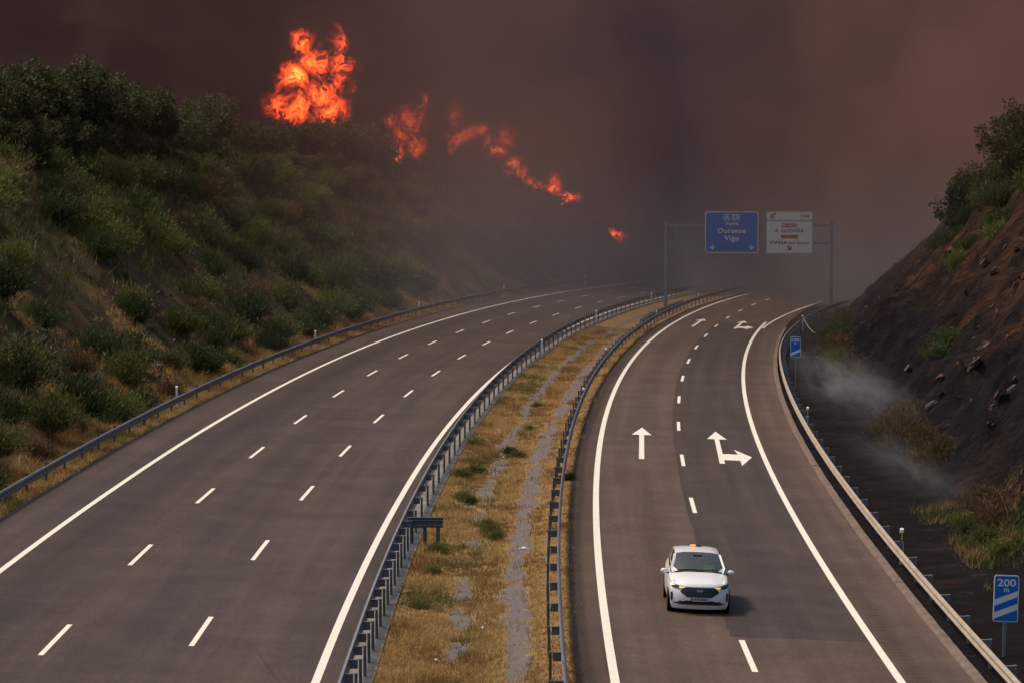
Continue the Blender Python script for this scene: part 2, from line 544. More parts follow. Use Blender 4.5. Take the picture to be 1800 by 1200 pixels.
def paved(s, off):
    t = med_t(s, off)
    x, y = xy(s, off); x = float(x); y = float(y)
    w1 = .10 + .04 * fbm(s * .11, 2.0)
    c1 = .70 + .035 * fbm(s * .05, 7.0) - .02 * math.sin(s * .045)
    k1 = 1.25 - abs(t - c1) / max(.03, w1) + .55 * fbm(x * .8, y * .35, 1.0)
    if fbm(s * .23, 11.0) < -.62: k1 -= .9
    g = fbm(s * .10, 21.0) + (.35 if s > 30 else -.02)
    w2 = .09 + .05 * fbm(s * .2, 31.0)
    k2 = 1.1 - abs(t - .37 - .04 * fbm(s * .06, 5.0)) / max(.03, w2) + .6 * fbm(x * .9, y * .4, 6.0)
    if g < 0.02: k2 = 0
    return max(0.0, min(1.0, max(k1, k2) * .8))
medN = 26
median = strip('median', rng((-60, -6, 2), (-6, 130, .45), (130, 240, 1.5), (240, 520, 6)),
               lambda s: [float(dL(s)) + LRE - .3 + (ASL + .3 - float(dL(s)) - LRE + .3) * i / medN for i in range(medN + 1)],
               z_under, M['median_ground'], col=lambda s, o: (paved(s, o), 0, 0), kind='structure')

# ------------------------------------------------------------------ carriageways, patches and painted markings
SR = rng((-120, 330, 2.5), (330, 521, 10))
def road_z(dz):
    return lambda s, o: (float(zroad(s)) - RBANK * o if o > -8 else float(zL(s)) - LBANK * (o - float(dL(s)))) + dz
lane_r = strip('road', SR, list(np.linspace(ASL, ASR, 9)), road_z(0), M['asphalt_right'], kind='structure')
lane_l = strip('road', SR, lambda s: [float(dL(s)) + a for a in np.linspace(LLE, 6.0, 9)], road_z(0), M['asphalt_left'], uvoff=lambda s: float(dL(s)), kind='structure')
strip('concrete_strip', SR, lambda s: [float(dL(s)) + a for a in (5.98, 6.3, 6.62)], road_z(.012), M['concrete'], kind='structure')
def seg(a, b, st=2.5):
    n = max(1, int(math.ceil((b - a) / st)))
    return [a + (b - a) * i / n for i in range(n + 1)]
def patch(a, b, jag):
    r2 = random.Random(int(a * 10))
    js = {}
    def offs(s):
        e = -.26 + .05 * fbm(s * .5, 3.3) + .03 * fbm(s * 3, 1.1)
        return [e, 1.2, 2.4, 3.38]
    return strip('asphalt_patch', seg(a, b, .8), offs, road_z(.005), M['asphalt_patch'], lane_r, uvoff=lambda s: 0.0)
patch(5.6, 20.5, 0); patch(20.56, 89.5, 0); patch(89.56, 178, 0)
def line(name, a, b, offf, w, parent, dz=.010, st=2.5):
    return strip(name, seg(a, b, st), lambda s: [offf(s) - w / 2, offf(s) + w / 2], road_z(dz), M['line'], parent)
line('edge_line', -110, 500, lambda s: -3.5, .22, lane_r)
line('edge_line', -110, 183, lambda s: 3.5, .21, lane_r)
line('edge_line', 171, 420, lambda s: 3.72 + 1.0 * ((s - 171) / 43.0) ** 1.25 if s < 214 else min(4.72 + (s - 214) * .03, 5.3), .18, lane_r)
line('edge_line', -110, 500, lambda s: float(dL(s)) - 5.25, .20, lane_l)
line('edge_line', -110, 500, lambda s: float(dL(s)) + 5.25, .21, lane_l)
for i in range(-3, 20):
    line('lane_dash', i * 17.0, i * 17.0 + 5.0, lambda s: 0.0, .155, lane_r)
for i in range(-3, 22):
    a = 1.1 + 16.8 * i
    line('lane_dash', a, a + 5.0, lambda s: float(dL(s)) - 1.75, .14, lane_l)
    a = 3.45 + 16.8 * i
    line('lane_dash', a, a + 5.0, lambda s: float(dL(s)) + 1.75, .14, lane_l)
def marking(name, pieces):
    mb = MB()
    for poly in pieces:
        V = []
        for s, o in poly:
            x, y = xy(s, o); V.append((float(x), float(y), road_z(.0105)(s, o)))
        mb.add(V, [tuple(range(len(V)))])
    o = mb.build(name, M['line'], lane_r)
    for p in o.data.polygons:
        if p.normal.z < 0: p.flip()
    return o
for s0 in (53.3, 168.8):
    marking('straight_arrow', [[(s0, -1.81), (s0, -1.59), (s0 + 11.9, -1.59), (s0 + 11.9, -1.81)],
                               [(s0 + 11.6, -2.15), (s0 + 15.6, -1.70), (s0 + 11.6, -1.25)]])
    a = s0 - .6
    marking('straight_and_right_arrow', [[(a, 1.52), (a, 1.74), (a + 11.8, 1.78), (a + 11.8, 1.57)],
                                         [(a + 11.5, 1.24), (a + 15.6, 1.69), (a + 11.5, 2.13)],
                                         [(a + 1.6, 1.741), (a + 1.6, 2.42), (a + 4.4, 2.42), (a + 4.4, 1.752)],
                                         [(a - .6, 2.42), (a + 3.4, 2.98), (a + 6.6, 2.30), (a + 4.4, 2.421), (a + 1.6, 2.421)]])

# kerb along the right shoulder: a low concrete channel edge in long cast lengths
def kerb(a, b):
    sec = [(ASR - .02, -.06), (ASR - .02, .03), (ASR + .03, .10), (ASR + .22, .10), (ASR + .25, .06), (ASR + .25, -.1)]
    mb = MB(); n = len(sec); ss = seg(a, b, 1.5); V = []; F = []
    for s in ss:
        wob = .018 * fbm(s * .9, 4.4)
        for o, z in sec:
            x, y = xy(s, o + wob); V.append((float(x), float(y), float(zroad(s)) - RBANK * o + z))
    for i in range(len(ss) - 1):
        for k in range(n - 1):
            F.append((i * n + k, i * n + k + 1, (i + 1) * n + k + 1, (i + 1) * n + k))
    F += [tuple(range(n)), tuple((len(ss) - 1) * n + k for k in range(n - 1, -1, -1))]
    mb.add(V, F)
    return tag(mb.build('kerb', M['kerb'], None, 40), kind='structure')
for a, b in ((-60, -18.1), (-18, 16.9), (17, 52.4), (52.7, 88), (88.1, 125), (125.1, 172)):
    kerb(a, b)

# ------------------------------------------------------------------ guardrails
WPROF = [(0, -.155), (.035, -.145), (.075, -.105), (.08, -.075), (.012, -.025), (.012, .025), (.08, .075), (.075, .105), (.035, .145), (0, .155)]
def beam_mesh(mb, pts, nrm, org, th=.006):
    prof = [(a, b) for a, b in WPROF] + [(a - th * 1.6, b) for a, b in reversed(WPROF)]
    n = len(prof); V = []; F = []
    for p, nn in zip(pts, nrm):
        for a, b in prof:
            V.append(p + nn * a + Vector((0, 0, b)) - org)
    for i in range(len(pts) - 1):
        for k in range(n):
            k2 = (k + 1) % n
            F.append((i * n + k, i * n + k2, (i + 1) * n + k2, (i + 1) * n + k))
    F += [tuple(range(n)), tuple((len(pts) - 1) * n + k for k in range(n - 1, -1, -1))]
    mb.add(V, F)
def make_post_meshes():
    out = {}
    for key, deep in (('post', .95), ('tall_post', 1.15)):
        mb = MB()
        # C section, open side along the road
        for c, sz in (((0, 0, 0), (.012, .12, deep)), ((.036, .054, 0), (.06, .012, deep)), ((.036, -.054, 0), (.06, .012, deep))):
            mb.box((c[0], c[1], .74 - deep / 2), sz)
        mb.box((.03, 0, .745), (.09, .13, .012))
        out[key] = mb.mesh(key)
        me = out[key]; bm = bmesh.new(); bm.from_mesh(me); bmesh.ops.recalc_face_normals(bm, faces=bm.faces); bm.to_mesh(me); bm.free()
    mb = MB()
    mb.box((0, .045, 0), (.20, .008, .20)); mb.box((0, -.045, 0), (.20, .008, .20)); mb.box((0, 0, .104), (.22, .13, .010)); mb.box((0, 0, -.10), (.20, .10, .008))
    out['spacer'] = mb.mesh('spacer')
    return out
PM = make_post_meshes()
PMM = {}
def pm(key, mat):
    if (key, mat.name) not in PMM:
        me = PM[key].copy(); me.materials.clear(); me.materials.append(mat); PMM[(key, mat.name)] = me
    return PMM[(key, mat.name)]
def guardrail(label, offf, s0, s1, face, posts, bmat, pmat, zc=.63, tall=False, beam2=False):
    org = P(s0, offf(s0))
    root = empty('guardrail', org, 0, label, 'guardrail')
    pts = []; nrm = []
    for s in seg(s0, s1, 1.0):
        p = P(s, offf(s)); r, f = frame(s)
        p.z = zsurf(s, offf(s)) + zc
        pts.append(p + r * face * .02); nrm.append(r * face)
    # smooth the height along the run
    zz = np.array([p.z for p in pts]); k = np.ones(7) / 7
    zs_ = np.convolve(np.pad(zz, 3, mode='edge'), k, 'valid')
    for p, z in zip(pts, zs_): p.z = float(z)
    mb = MB(); beam_mesh(mb, pts, nrm, org); mb.build('beam', bmat, root, 50)
    for s in posts:
        r, f = frame(s); h = heading(s)
        base = P(s, offf(s))
        z = float(np.interp(s, seg(s0, s1, 1.0), zs_)) - zc
        p = base - r * face * .235; p.z = z
        po = link(bpy.data.objects.new('post', pm('tall_post' if tall else 'post', pmat)), root)
        po.location = p - org; po.rotation_euler = (0, 0, -h + (math.pi if face > 0 else 0))
        q = base - r * face * .10; q.z = z + zc
        so = link(bpy.data.objects.new('spacer', pm('spacer', pmat)), root)
        so.location = q - org; so.rotation_euler = (0, 0, -h)
    return root
guardrail('galvanised guardrail on posts along the foot of the dry cutting slope', lambda s: float(dL(s)) - 7.82, -60, 330, 1,
          rng((-40, 250, 4.0)), M['steel'], M['steel_dark'])
guardrail('galvanised guardrail seen from behind between the three-lane carriageway and the median', lambda s: float(dL(s)) + 6.12, -60, 330, -1,
          rng((-30, 27, 2.0), (29, 250, 4.0)), M['steel'], M['steel_dark'], tall=True)
guardrail('galvanised guardrail between the median grass and the two-lane carriageway', lambda s: -4.78, -60, 330, 1,
          rng((-42, 250, 4.0)), M['steel'], M['steel_dark'])
guardrail('dusty cream guardrail with rust spots above the kerb by the burnt verge', lambda s: 5.78 if s < 120 else 5.78 + (s - 120) ** 2 * .0004, -60, 250, -1,
          rng((-42, 190, 4.0)), M['steel_dusty'], M['steel'])
def flare(s):
    return float(np.interp(s, [156, 178, 182, 212], [-4.98, -5.62, -5.72, -5.72]))
guardrail('short guardrail branching off towards the gantry post in the median', flare, 156, 212, 1, rng((166, 211, 4.0)), M['steel'], M['steel_dark'], zc=.64)

# a rail end set across the median behind the guardrail
def cross_rail():
    s = sL2R(102.0); o0 = float(dL(s)) + 6.28; org = P(s, o0)
    root = empty('rail_end', org, 0, 'short dark rail end set square to the guardrail across the median grass', 'guardrail')
    r, f = frame(s)
    pts = [org + r * a + Vector((0, 0, .66)) for a in (0, .35, .7, 1.15)]
    mb = MB(); beam_mesh(mb, pts, [-f] * 4, org, .01); mb.build('beam', M['steel_dark'], root, 50)
    mb = MB(); mb.box(r * .57 + Vector((0, 0, .835)), (1.2, .16, .03), Matrix.Rotation(-heading(s), 3, 'Z')); mb.build('top_plate', M['steel_dark'], root)
    for a in (.12, .55, .98):
        po = link(bpy.data.objects.new('post', pm('tall_post', M['steel_dark'])), root)
        po.location = r * a + f * .06 + Vector((0, 0, .04)); po.rotation_euler = (0, 0, -heading(s) + 1.57)
cross_rail()

# ------------------------------------------------------------------ delineator posts
M['white_plastic'] = plain('white_plastic', (.74, .74, .72), .5, 0, .1, 5)
M['black_plastic'] = plain('black_plastic', (.018, .018, .02), .5, 0, .2, 5)
M['amber'] = plain('amber_reflector', (.85, .52, .03), .35, 0, .05, 5)
def delineator(loc, rz, label, group, style='white', h=1.05, lean=0.0):
    root = empty('delineator_post', loc, rz, label, 'post', group)
    root.rotation_euler = (0, lean, rz)
    mb = MB(); mb.prism([(-.055, -.03), (.055, -.03), (.06, .02), (0, .055), (-.06, .02)], -.15, h - .06)
    mb.add([(-.055, -.03, h - .06), (.055, -.03, h - .06), (.06, .02, h - .02), (0, .055, h), (-.06, .02, h - .02)], [(0, 1, 2, 3, 4)])
    mb.build('body', M['white_plastic'], root, 30)
    if style != 'white':
        mb = MB(); mb.prism([(-.059, -.034), (.059, -.034), (.064, .021), (0, .059), (-.064, .021)], h - .42, h - .16); mb.build('black_band', M['black_plastic'], root, 30)
        mb = MB(); mb.box((0, -.038, h - .29), (.05, .012, .2)); mb.build('reflector', M['amber' if style == 'amber' else 'white_plastic'], root)
    return root
g1 = 'delineators along the dry slope guardrail'
for sl in (150.5, 203.5, 256, 306, 358):
    s = sL2R(sl); delineator(Lp(s, -8.15), -heading(s), 'plain white delineator post behind the guardrail under the dry slope', g1, 'white', 1.15)
g2 = 'delineators behind the median guardrail'
for sl in (205.5, 255, 304.5):
    s = sL2R(sl); delineator(Lp(s, 6.55), -heading(s), 'grey white delineator post rising behind the median guardrail of the three-lane carriageway', g2, 'white', 1.1)
g3 = 'delineators along the median edge of the two-lane carriageway'
for s, le in ((82.5, .35), (118, 0.1), (176, .15), (222, 0)):
    delineator(P(s, -5.15), -heading(s), 'white delineator post with black band behind the guardrail of the two-lane carriageway', g3, 'band', 1.0, le)
g4 = 'delineators above the burnt verge'
for s in (22.0, 71.0):
    delineator(P(s, 6.06), -heading(s), 'white delineator post with black band and amber reflector on the burnt verge', g4, 'amber', 1.15)
delineator(P(166, 6.95), -heading(166), 'white delineator post at the far bend of the dusty cream guardrail', None, 'band', 1.25)
# loose bent rail hanging from that post
def bent_rail():
    a = P(166, 7.0, 1.0); org = P(166, 7.1)
    root = empty('bent_rail', org, 0, 'loose pale strip of rail hanging bent down to the burnt ground', 'rail')
    pts = [a + Vector((.0, 0, 0)) - org, Vector((.02, -.6, .75)), Vector((.12, -1.6, .45)), Vector((.35, -3.0, .1)), Vector((.5, -3.8, P(162.2, 7.6).z - org.z + .02))]
    mb = MB(); mb.tube(pts, [.03, .035, .035, .035, .03], 6); mb.build('strip', M['steel_dusty'], root, 50)
bent_rail()

# ------------------------------------------------------------------ signs
M['sign_blue'] = plain('sign_blue', (.006, .14, .50), .45, 0, .06, 3)
M['sign_white'] = plain('sign_white', (.74, .73, .68), .45, 0, .06, 3)
M['sign_black'] = plain('sign_black', (.015, .015, .016), .5, 0, .1, 3)
M['sign_red'] = plain('sign_red', (.42, .03, .035), .45, 0, .06, 3)
M['sign_orange'] = plain('sign_orange', (.62, .20, .03), .45, 0, .06, 3)
M['post_grey'] = plain('painted_post', (.20, .23, .26), .5, .3, .12, 2)
def text(name, body, x, z, size, mat, parent, y=-.012, sp=1.08, align='CENTER', width=None, depth=.002):
    cu = bpy.data.curves.new(name, 'FONT')
    cu.body = body; cu.size = size; cu.align_x = align; cu.align_y = 'CENTER'; cu.space_character = sp; cu.extrude = depth
    cu.resolution_u = 3; cu.offset = size * .022
    tmp = bpy.data.objects.new('tmp', cu); COL.objects.link(tmp)
    dg = bpy.context.evaluated_depsgraph_get()
    me = bpy.data.meshes.new_from_object(tmp.evaluated_get(dg))
    bpy.data.objects.remove(tmp); bpy.data.curves.remove(cu)
    V = np.empty(len(me.vertices) * 3, np.float32); me.vertices.foreach_get('co', V); V = V.reshape(-1, 3)
    if width:
        cx = 0 if align == 'CENTER' else V[:, 0].min()
        k = width / max(.001, V[:, 0].max() - V[:, 0].min()); V[:, 0] = (V[:, 0] - (V[:, 0].max() + V[:, 0].min()) / 2) * k
    me.vertices.foreach_set('co', V.ravel()); me.update()
    me.materials.clear(); me.materials.append(mat)
    me.name = name
    o = link(bpy.data.objects.new(name, me), parent)
    o.location = (x, y, z); o.rotation_euler = (R(90), 0, 0)
    return o
def rrect(w, h, r, n=4, cx=0, cz=0):
    pts = []
    for ix, (sx, sz) in enumerate(((1, 1), (-1, 1), (-1, -1), (1, -1))):
        for k in range(n + 1):
            a = math.pi / 2 * (ix + k / n)
            pts.append((cx + sx * (w / 2 - r) + r * math.cos(a), cz + sz * (h / 2 - r) + r * math.sin(a)))
    return pts
XZ = Matrix(((1, 0, 0), (0, 0, -1), (0, 1, 0)))      # (x, y, z) -> (x, -z, y): draws in the x-z plane, thickness along -y
def plate(name, poly, mat, parent, y0, y1):
    mb = MB(); mb.prism(poly, -y0, -y1, XZ); return mb.build(name, mat, parent, 30)

# countdown boards
def countdown(s, off, num, bars, label, group, bh=1.35, bw=.66, zb=1.25, rz=0.0, lean=0.0):
    root = empty('countdown_sign', P(s, off), -heading(s) + rz, label, 'road sign', group)
    root.rotation_euler = (0, lean, -heading(s) + rz)
    mb = MB(); mb.box((0, .06, zb / 2 + .3), (.08, .05, zb + bh - .2)); mb.build('post', M['post_grey'], root)
    cz = zb + bh / 2
    plate('panel', rrect(bw, bh, .06, 4, 0, cz), M['sign_white'], root, 0.03, 0.0)
    plate('blue_field', rrect(bw - .05, bh - .05, .045, 4, 0, cz), M['sign_blue'], root, 0.0, -.006)
    text('lettering', num, 0, zb + bh - .20, .26, M['sign_white'], root, -.009, 1.0, width=bw * .74)
    text('lettering', 'm', 0, zb + bh - .37, .19, M['sign_white'], root, -.009, 1.0)
    w2 = bw / 2 - .027
    for k in range(bars):
        z0 = zb + .08 + k * .33
        mb = MB(); mb.prism([(-w2, z0), (w2, z0 + .24), (w2, z0 + .40), (-w2, z0 + .16)], .006, .0075, XZ); mb.build('stripe', M['sign_white'], root)
    return root
countdown(3.5, 6.62, '200', 2, 'blue countdown board reading 200 m with two white stripes', None, bh=1.20, bw=.64, zb=.92, lean=.03)
countdown(101, 6.42, '100', 1, 'blue countdown board reading 100 m with one white stripe', None, bh=1.16, bw=.59, zb=1.68)

# gantry over the two-lane carriageway
def gantry():
    s = 206.5
    r, f = frame(s); h = heading(s)
    a = P(s, -6.75); b = P(s, 8.15)
    org = a.copy()
    root = empty('sign_gantry', org, -h, 'grey steel gantry spanning the two-lane carriageway with two overhead signs', 'gantry')
    W = 14.9
    zt = 8.82 - org.z; z1 = 8.60 - org.z; z2 = 7.03 - org.z
    dzr = b.z - a.z
    for x, zb in ((0, 0), (W, dzr)):
        mb = MB(); mb.box((x, 0, (zt + zb - .3) / 2), (.30, .30, zt - zb + .3)); mb.box((x, 0, zt + .02), (.36, .36, .05)); mb.box((x, 0, zb + .04), (.62, .62, .08))
        mb.build('post', M['post_grey'], root)
    for z in (z1, z2):
        mb = MB(); mb.box((W / 2, .0, z), (W - .3, .20, .16)); mb.build('chord', M['post_grey'], root)
    for i in range(1, 10):
        x = W * i / 10
        if i in (1, 2, 9) or True:
            mb = MB(); mb.box((x - .5, 0, (z1 + z2) / 2), (.10, .12, z1 - z2 - .16)); mb.build('brace', M['post_grey'], root)
    k = 1 / 19.5
    def X(px): return (px - 1171.5) * k
    def Z(py): return CAMZ - (py - 330) * k - org.z
    # blue direction sign
    x0, x1, zt_, zb_ = X(1241), X(1334.5), Z(372), Z(444.5)
    cx, cz = (x0 + x1) / 2, (zt_ + zb_) / 2; w, hh = x1 - x0, zt_ - zb_
    sg = empty('direction_sign', org - f * .28 + r * cx + Vector((0, 0, cz)), -h, 'large blue overhead sign reading A-52 Verín Ourense Vigo', 'road sign')
    plate('panel', rrect(w, hh, .22, 5), M['sign_white'], sg, .06, 0)
    plate('blue_field', rrect(w - .16, hh - .16, .17, 5), M['sign_blue'], sg, 0, -.008)
    mb = MB(); mb.box((-.2 * w, .11, 0), (.12, .11, hh * .8)); mb.box((.2 * w, .11, 0), (.12, .11, hh * .8)); mb.build('bracket', M['post_grey'], sg)
    zz = lambda py: Z(py) - cz
    plate('route_box', rrect(28.6 * k, 10.6 * k, .04, 3, 0, zz(382)), M['sign_white'], sg, -.008, -.011)
    plate('route_field', rrect(26.6 * k, 8.6 * k, .03, 3, 0, zz(382)), M['sign_blue'], sg, -.011, -.013)
    T = lambda b, x, py, sz, wpx, m=M['sign_white'], p=sg, y=-.014: text('lettering', b, x, zz(py), sz, m, p, y, 1.12, width=wpx * k)
    T('A-52', 0, 382, .50, 24); T('Verín', 0, 393.5, .50, 24); T('Ourense', 0, 406, .62, 49); T('Vigo', 0, 419, .62, 26)
    for px in (1254.2, 1322.5):
        x = X(px) - cx; z = zz(434.5)
        mb = MB()
        mb.prism([(x - .05, z + .22), (x - .05, z - .02), (x + .05, z - .02), (x + .05, z + .22)], .010, .013, XZ)
        mb.prism([(x, z - .24), (x + .27, z + .05), (x + .12, z + .05), (x, z - .07), (x - .12, z + .05), (x - .27, z + .05)], .0101, .0132, XZ)
        mb.build('lane_arrow', M['sign_white'], sg)
    # white exit sign with a number panel on top
    x0, x1 = X(1348), X(1429.5); cx = (x0 + x1) / 2; w = x1 - x0
    top, bot = Z(372), Z(445.5); cz = (top + bot) / 2
    sg2 = empty('exit_sign', org - f * .28 + r * cx + Vector((0, 0, cz)), -h, 'white overhead exit sign reading A Gudiña and Viana do Bolo with panel 124', 'road sign')
    zz2 = lambda py: Z(py) - cz
    for nm, pa, pb in (('number_panel', 371.8, 387.6), ('panel', 388.2, 445.6)):
        hh = (pb - pa) * k; c = zz2((pa + pb) / 2)
        plate(nm, rrect(w, hh, .13, 5, 0, c), M['sign_white'], sg2, .06, 0)
        plate('border', rrect(w - .07, hh - .07, .11, 5, 0, c), M['sign_black'], sg2, 0, -.004)
        plate('white_field', rrect(w - .13, hh - .13, .09, 5, 0, c), M['sign_white'], sg2, -.004, -.008)
    mb = MB(); mb.box((-.2 * w, .11, 0), (.12, .11, 3.2)); mb.box((.2 * w, .11, 0), (.12, .11, 3.2)); mb.build('bracket', M['post_grey'], sg2)
    def T2(b, px, py, sz, wpx, m): return text('lettering', b, X(px) - cx, zz2(py), sz, m, sg2, -.0115, 1.1, width=wpx * k)
    K = M['sign_black']
    T2('124', 1416, 380, .36, 14, K)
    x, z = X(1359.5) - cx, zz2(379.8)
    mb = MB()
    mb.prism([(x - .27, z - .22), (x - .15, z - .22), (x - .05, z + .22), (x - .13, z + .22)], .009, .012, XZ)
    mb.prism([(x - .05, z - .22), (x + .12, z - .22), (x + .08, z - .02), (x + .22, z + .14), (x + .27, z + .10), (x + .27, z + .25), (x + .1, z + .25), (x + .15, z + .2), (x + .02, z + .05), (x + .0, z + .22), (x - .03, z + .22)], .0091, .0121, XZ)
    mb.build('exit_symbol', K, sg2)
    for b, py, m in (('N-525', 396.3, M['sign_red']), ('OU-533', 415.8, M['sign_orange'])):
        wpx = 26 if b[0] == 'N' else 30
        plate('route_box', rrect(wpx * k, 6.8 * k, .03, 3, X(1388.5) - cx, zz2(py)), m, sg2, -.008, -.011)
    text('lettering', 'N-525', X(1388.5) - cx, zz2(396.3), .32, M['sign_white'], sg2, -.013, 1.1, width=23 * k)
    text('lettering', 'OU-533', X(1388.5) - cx, zz2(415.8), .32, K, sg2, -.013, 1.1, width=26 * k)
    T2('A GUDIÑA', 1388.5, 406, .42, 51, K)
    T2('VIANA', 1369.5, 426.5, .42, 32, K); T2('DO BOLO', 1405.5, 427.3, .30, 35, K)
    x, z = X(1388.5) - cx, zz2(436)
    A = Matrix.Rotation(R(-45), 2)
    def rot(pts): return [tuple(Vector((x, z)) + A @ Vector(p)) for p in pts]
    mb = MB()
    mb.prism(rot([(-.26, -.06), (.06, -.06), (.06, .06), (-.26, .06)]), .009, .012, XZ)
    mb.prism(rot([(.27, 0), (.0, .27), (-.08, .2), (.10, .0), (-.08, -.2), (.0, -.27)]), .0091, .0121, XZ)
    mb.build('exit_arrow', K, sg2)
gantry()

# ------------------------------------------------------------------ vegetation
def tri_cloud(name, C, D, Wd, L, mat, seed):
    """one leaf or twig blade per row: base C, direction D (unit), width, length -> a slim quad each"""
    g = np.random.default_rng(seed)
    n = len(C)
    rv = g.normal(size=(n, 3)); side = np.cross(D, rv); side /= np.linalg.norm(side, axis=1, keepdims=True) + 1e-9
    w = (Wd * .5)[:, None]; l = L[:, None]
    V = np.stack([C - side * w * .5, C + D * l * .5 - side * w, C + D * l, C + D * l * .5 + side * w], 1).reshape(-1, 3)
    F = np.arange(n * 4).reshape(n, 4)
    return fast_mesh(name, V, F, mat)
def unit(a):
    return a / (np.linalg.norm(a, axis=1, keepdims=True) + 1e-9)
def crown_mesh(name, mat, seed, rx, rz, nclump, per, leaf, cr, flat=.0, low=-.55):
    g = np.random.default_rng(seed)
    cs = []
    lob = [(g.uniform(-.45, .45) * rx, g.uniform(-.45, .45) * rx, g.uniform(-.2, .35) * rz, g.uniform(.5, .75)) for _ in range(6)]
    while len(cs) < nclump:
        lx, ly, lz, lr = lob[g.integers(6)]
        u = unit(g.normal(size=(1, 3)))[0]
        r = g.uniform(.62, 1.0)
        p = np.array([lx + u[0] * rx * lr * r, ly + u[1] * rx * lr * r, lz + u[2] * rz * lr * r])
        if p[2] < low * rz: continue
        cs.append(p)
    cs = np.array(cs)
    k = np.repeat(np.arange(len(cs)), per)
    C = cs[k] + unit(g.normal(size=(len(k), 3))) * (g.uniform(0, 1, (len(k), 1)) ** .5) * cr * g.uniform(.6, 1.25, (len(cs), 1))[k]
    D = unit(unit(C) * .9 + g.normal(size=(len(k), 3)) * .8 + np.array([0, 0, .25]))
    L = g.uniform(.7, 1.4, len(k)) * leaf
    return tri_cloud(name, C, D, L * .72, L, mat, seed + 1), cs
def trunk_mesh(name, mat, seed, H, r0, ends, z0):
    g = random.Random(seed); mb = MB()
    mb.tube([(0, 0, -.5), (.05, 0, H * .25), (-.05, .06, H * .5), (.03, 0, H * .8)], [r0 * 1.15, r0, r0 * .75, r0 * .35], 8)
    for e in ends:
        b = Vector((0, 0, H * g.uniform(.3, .6))); e = Vector(e) + Vector((0, 0, z0))
        mid = (b + e) / 2 + Vector((g.uniform(-.2, .2), g.uniform(-.2, .2), g.uniform(-.1, .3)))
        mb.tube([b, mid, e], [r0 * .5, r0 * .3, r0 * .1], 5)
    me = mb.mesh(name); me.materials.append(mat); return me
TREES = []
for i in range(4):
    H = 5.6 + .5 * i
    cm, cs = crown_mesh('crown', M['oak'], 100 + i, 2.9 + .25 * i, 2.3 + .2 * i, 120, 60, .20, .55)
    tm = trunk_mesh('trunk', M['bark'], 200 + i, H, .17, cs[::13], H * .50)
    TREES.append((cm, tm, H * .50, H * .50 + max(v.co.z for v in cm.vertices) * .96))
pcm, pcs = crown_mesh('crown', M['pine'], 140, 1.5, 2.5, 90, 60, .22, .5, low=-.8)
PINE = (pcm, trunk_mesh('trunk', M['bark'], 240, 6.0, .14, pcs[::9], 3.6), 3.6)
def project(p):
    t = math.atan(270.0 / FPX); z = p[2] - CAMZ
    d = p[1] * math.cos(t) - z * math.sin(t)
    return 900 + FPX * p[0] / d, 600 - FPX * (z * math.cos(t) + p[1] * math.sin(t)) / d
def ridge_y(px):
    """first distance along this pixel column at which the land has levelled off on top of the left cutting"""
    for Y in range(110, 470, 3):
        s, o = sof(from_px(px, Y), Y)
        if float(dL(s)) + LLE - o > left_top(s) + 4.0: return float(Y)
    return 470.0
def tree_top(kind, px, dY, top, label, group, name='oak_tree', wide=1.0):
    Y = ridge_y(px) + dY
    x = from_px(px, Y); z = land(x, Y)
    need = CAMZ - (top - 330) * Y / FPX - z
    sc = min(1.9, max(.3, need / kind[3]))
    return tree(kind, x, Y, max(sc, .62) * wide, label, group, name, sc)
def tree(kind, x, y, sc, label, group, name='oak_tree', sz=None):
    cm, tm, zc = kind[:3]
    z = land(x, y)
    root = empty(name, (x, y, z - .1), rnd.uniform(0, 6.28), label, 'tree', group)
    root.scale = (sc, sc, (sz or sc))
    c = link(bpy.data.objects.new('crown', cm), root); c.location = (0, 0, zc)
    link(bpy.data.objects.new('trunk', tm), root)
    return root
# (photo column, distance, scale) - the ridge above the dry cutting
gt = 'oaks along the top of the dry cutting'
lt = 'dark leafy oak standing in the wood on top of the dry cutting'
for px, dY, top in ((-40, 6, 110), (0, 2, 118), (22, 9, 100), (62, 3, 108), (88, 10, 97), (120, 4, 125), (142, 12, 122), (178, 5, 132), (200, 12, 124), (232, 4, 150), (252, 11, 146), (282, 3, 185), (306, 8, 188), (45, -4, 190), (110, -5, 200), (165, -4, 205), (222, -5, 225), (270, -4, 240), (325, -2, 262), (330, 4, 222), (5, -4, 195)):
    tree_top(TREES[rnd.randrange(4)], px, dY, top, lt, gt, wide=1.05)
tree_top(TREES[1], 372, 8, 160, 'oak with a tall rounded crown standing out beside the larger wood', None, wide=.85)
g5 = 'oaks in the smoke under the big blaze'
l5 = 'smoke veiled oak on the ridge below the tallest flames'
for px, dY, top in ((352, 0, 240), (398, 0, 250), (425, 5, 215), (452, 8, 208), (480, 3, 218), (505, 9, 206), (535, 4, 214), (560, 10, 204), (588, 4, 206), (612, 9, 212), (636, 5, 224), (660, 3, 243), (682, 6, 268), (430, -3, 262), (470, -4, 275), (520, -3, 265), (575, -4, 268), (625, -3, 282), (666, -3, 300)):
    tree_top(TREES[rnd.randrange(4)], px, dY, top, l5, g5, wide=1.05)
g6 = 'trees on the burning crest'
l6 = 'dim tree silhouette on the burning crest beyond the wood'
for px, dY, top in ((705, 4, 305), (735, 8, 310), (768, 6, 300), (800, 8, 268), (828, 10, 254), (856, 8, 268), (880, 4, 300), (905, 6, 312), (930, 5, 330), (950, 8, 345), (975, 5, 362), (1000, 8, 385), (1025, 5, 402), (1050, 6, 420)):
    tree_top(TREES[rnd.randrange(4)], px, dY, top, l6, g6)
tree(PINE, from_px(1690, 222), 222, .95, 'dark pine at the crest above the burnt slope', None, 'pine_tree')
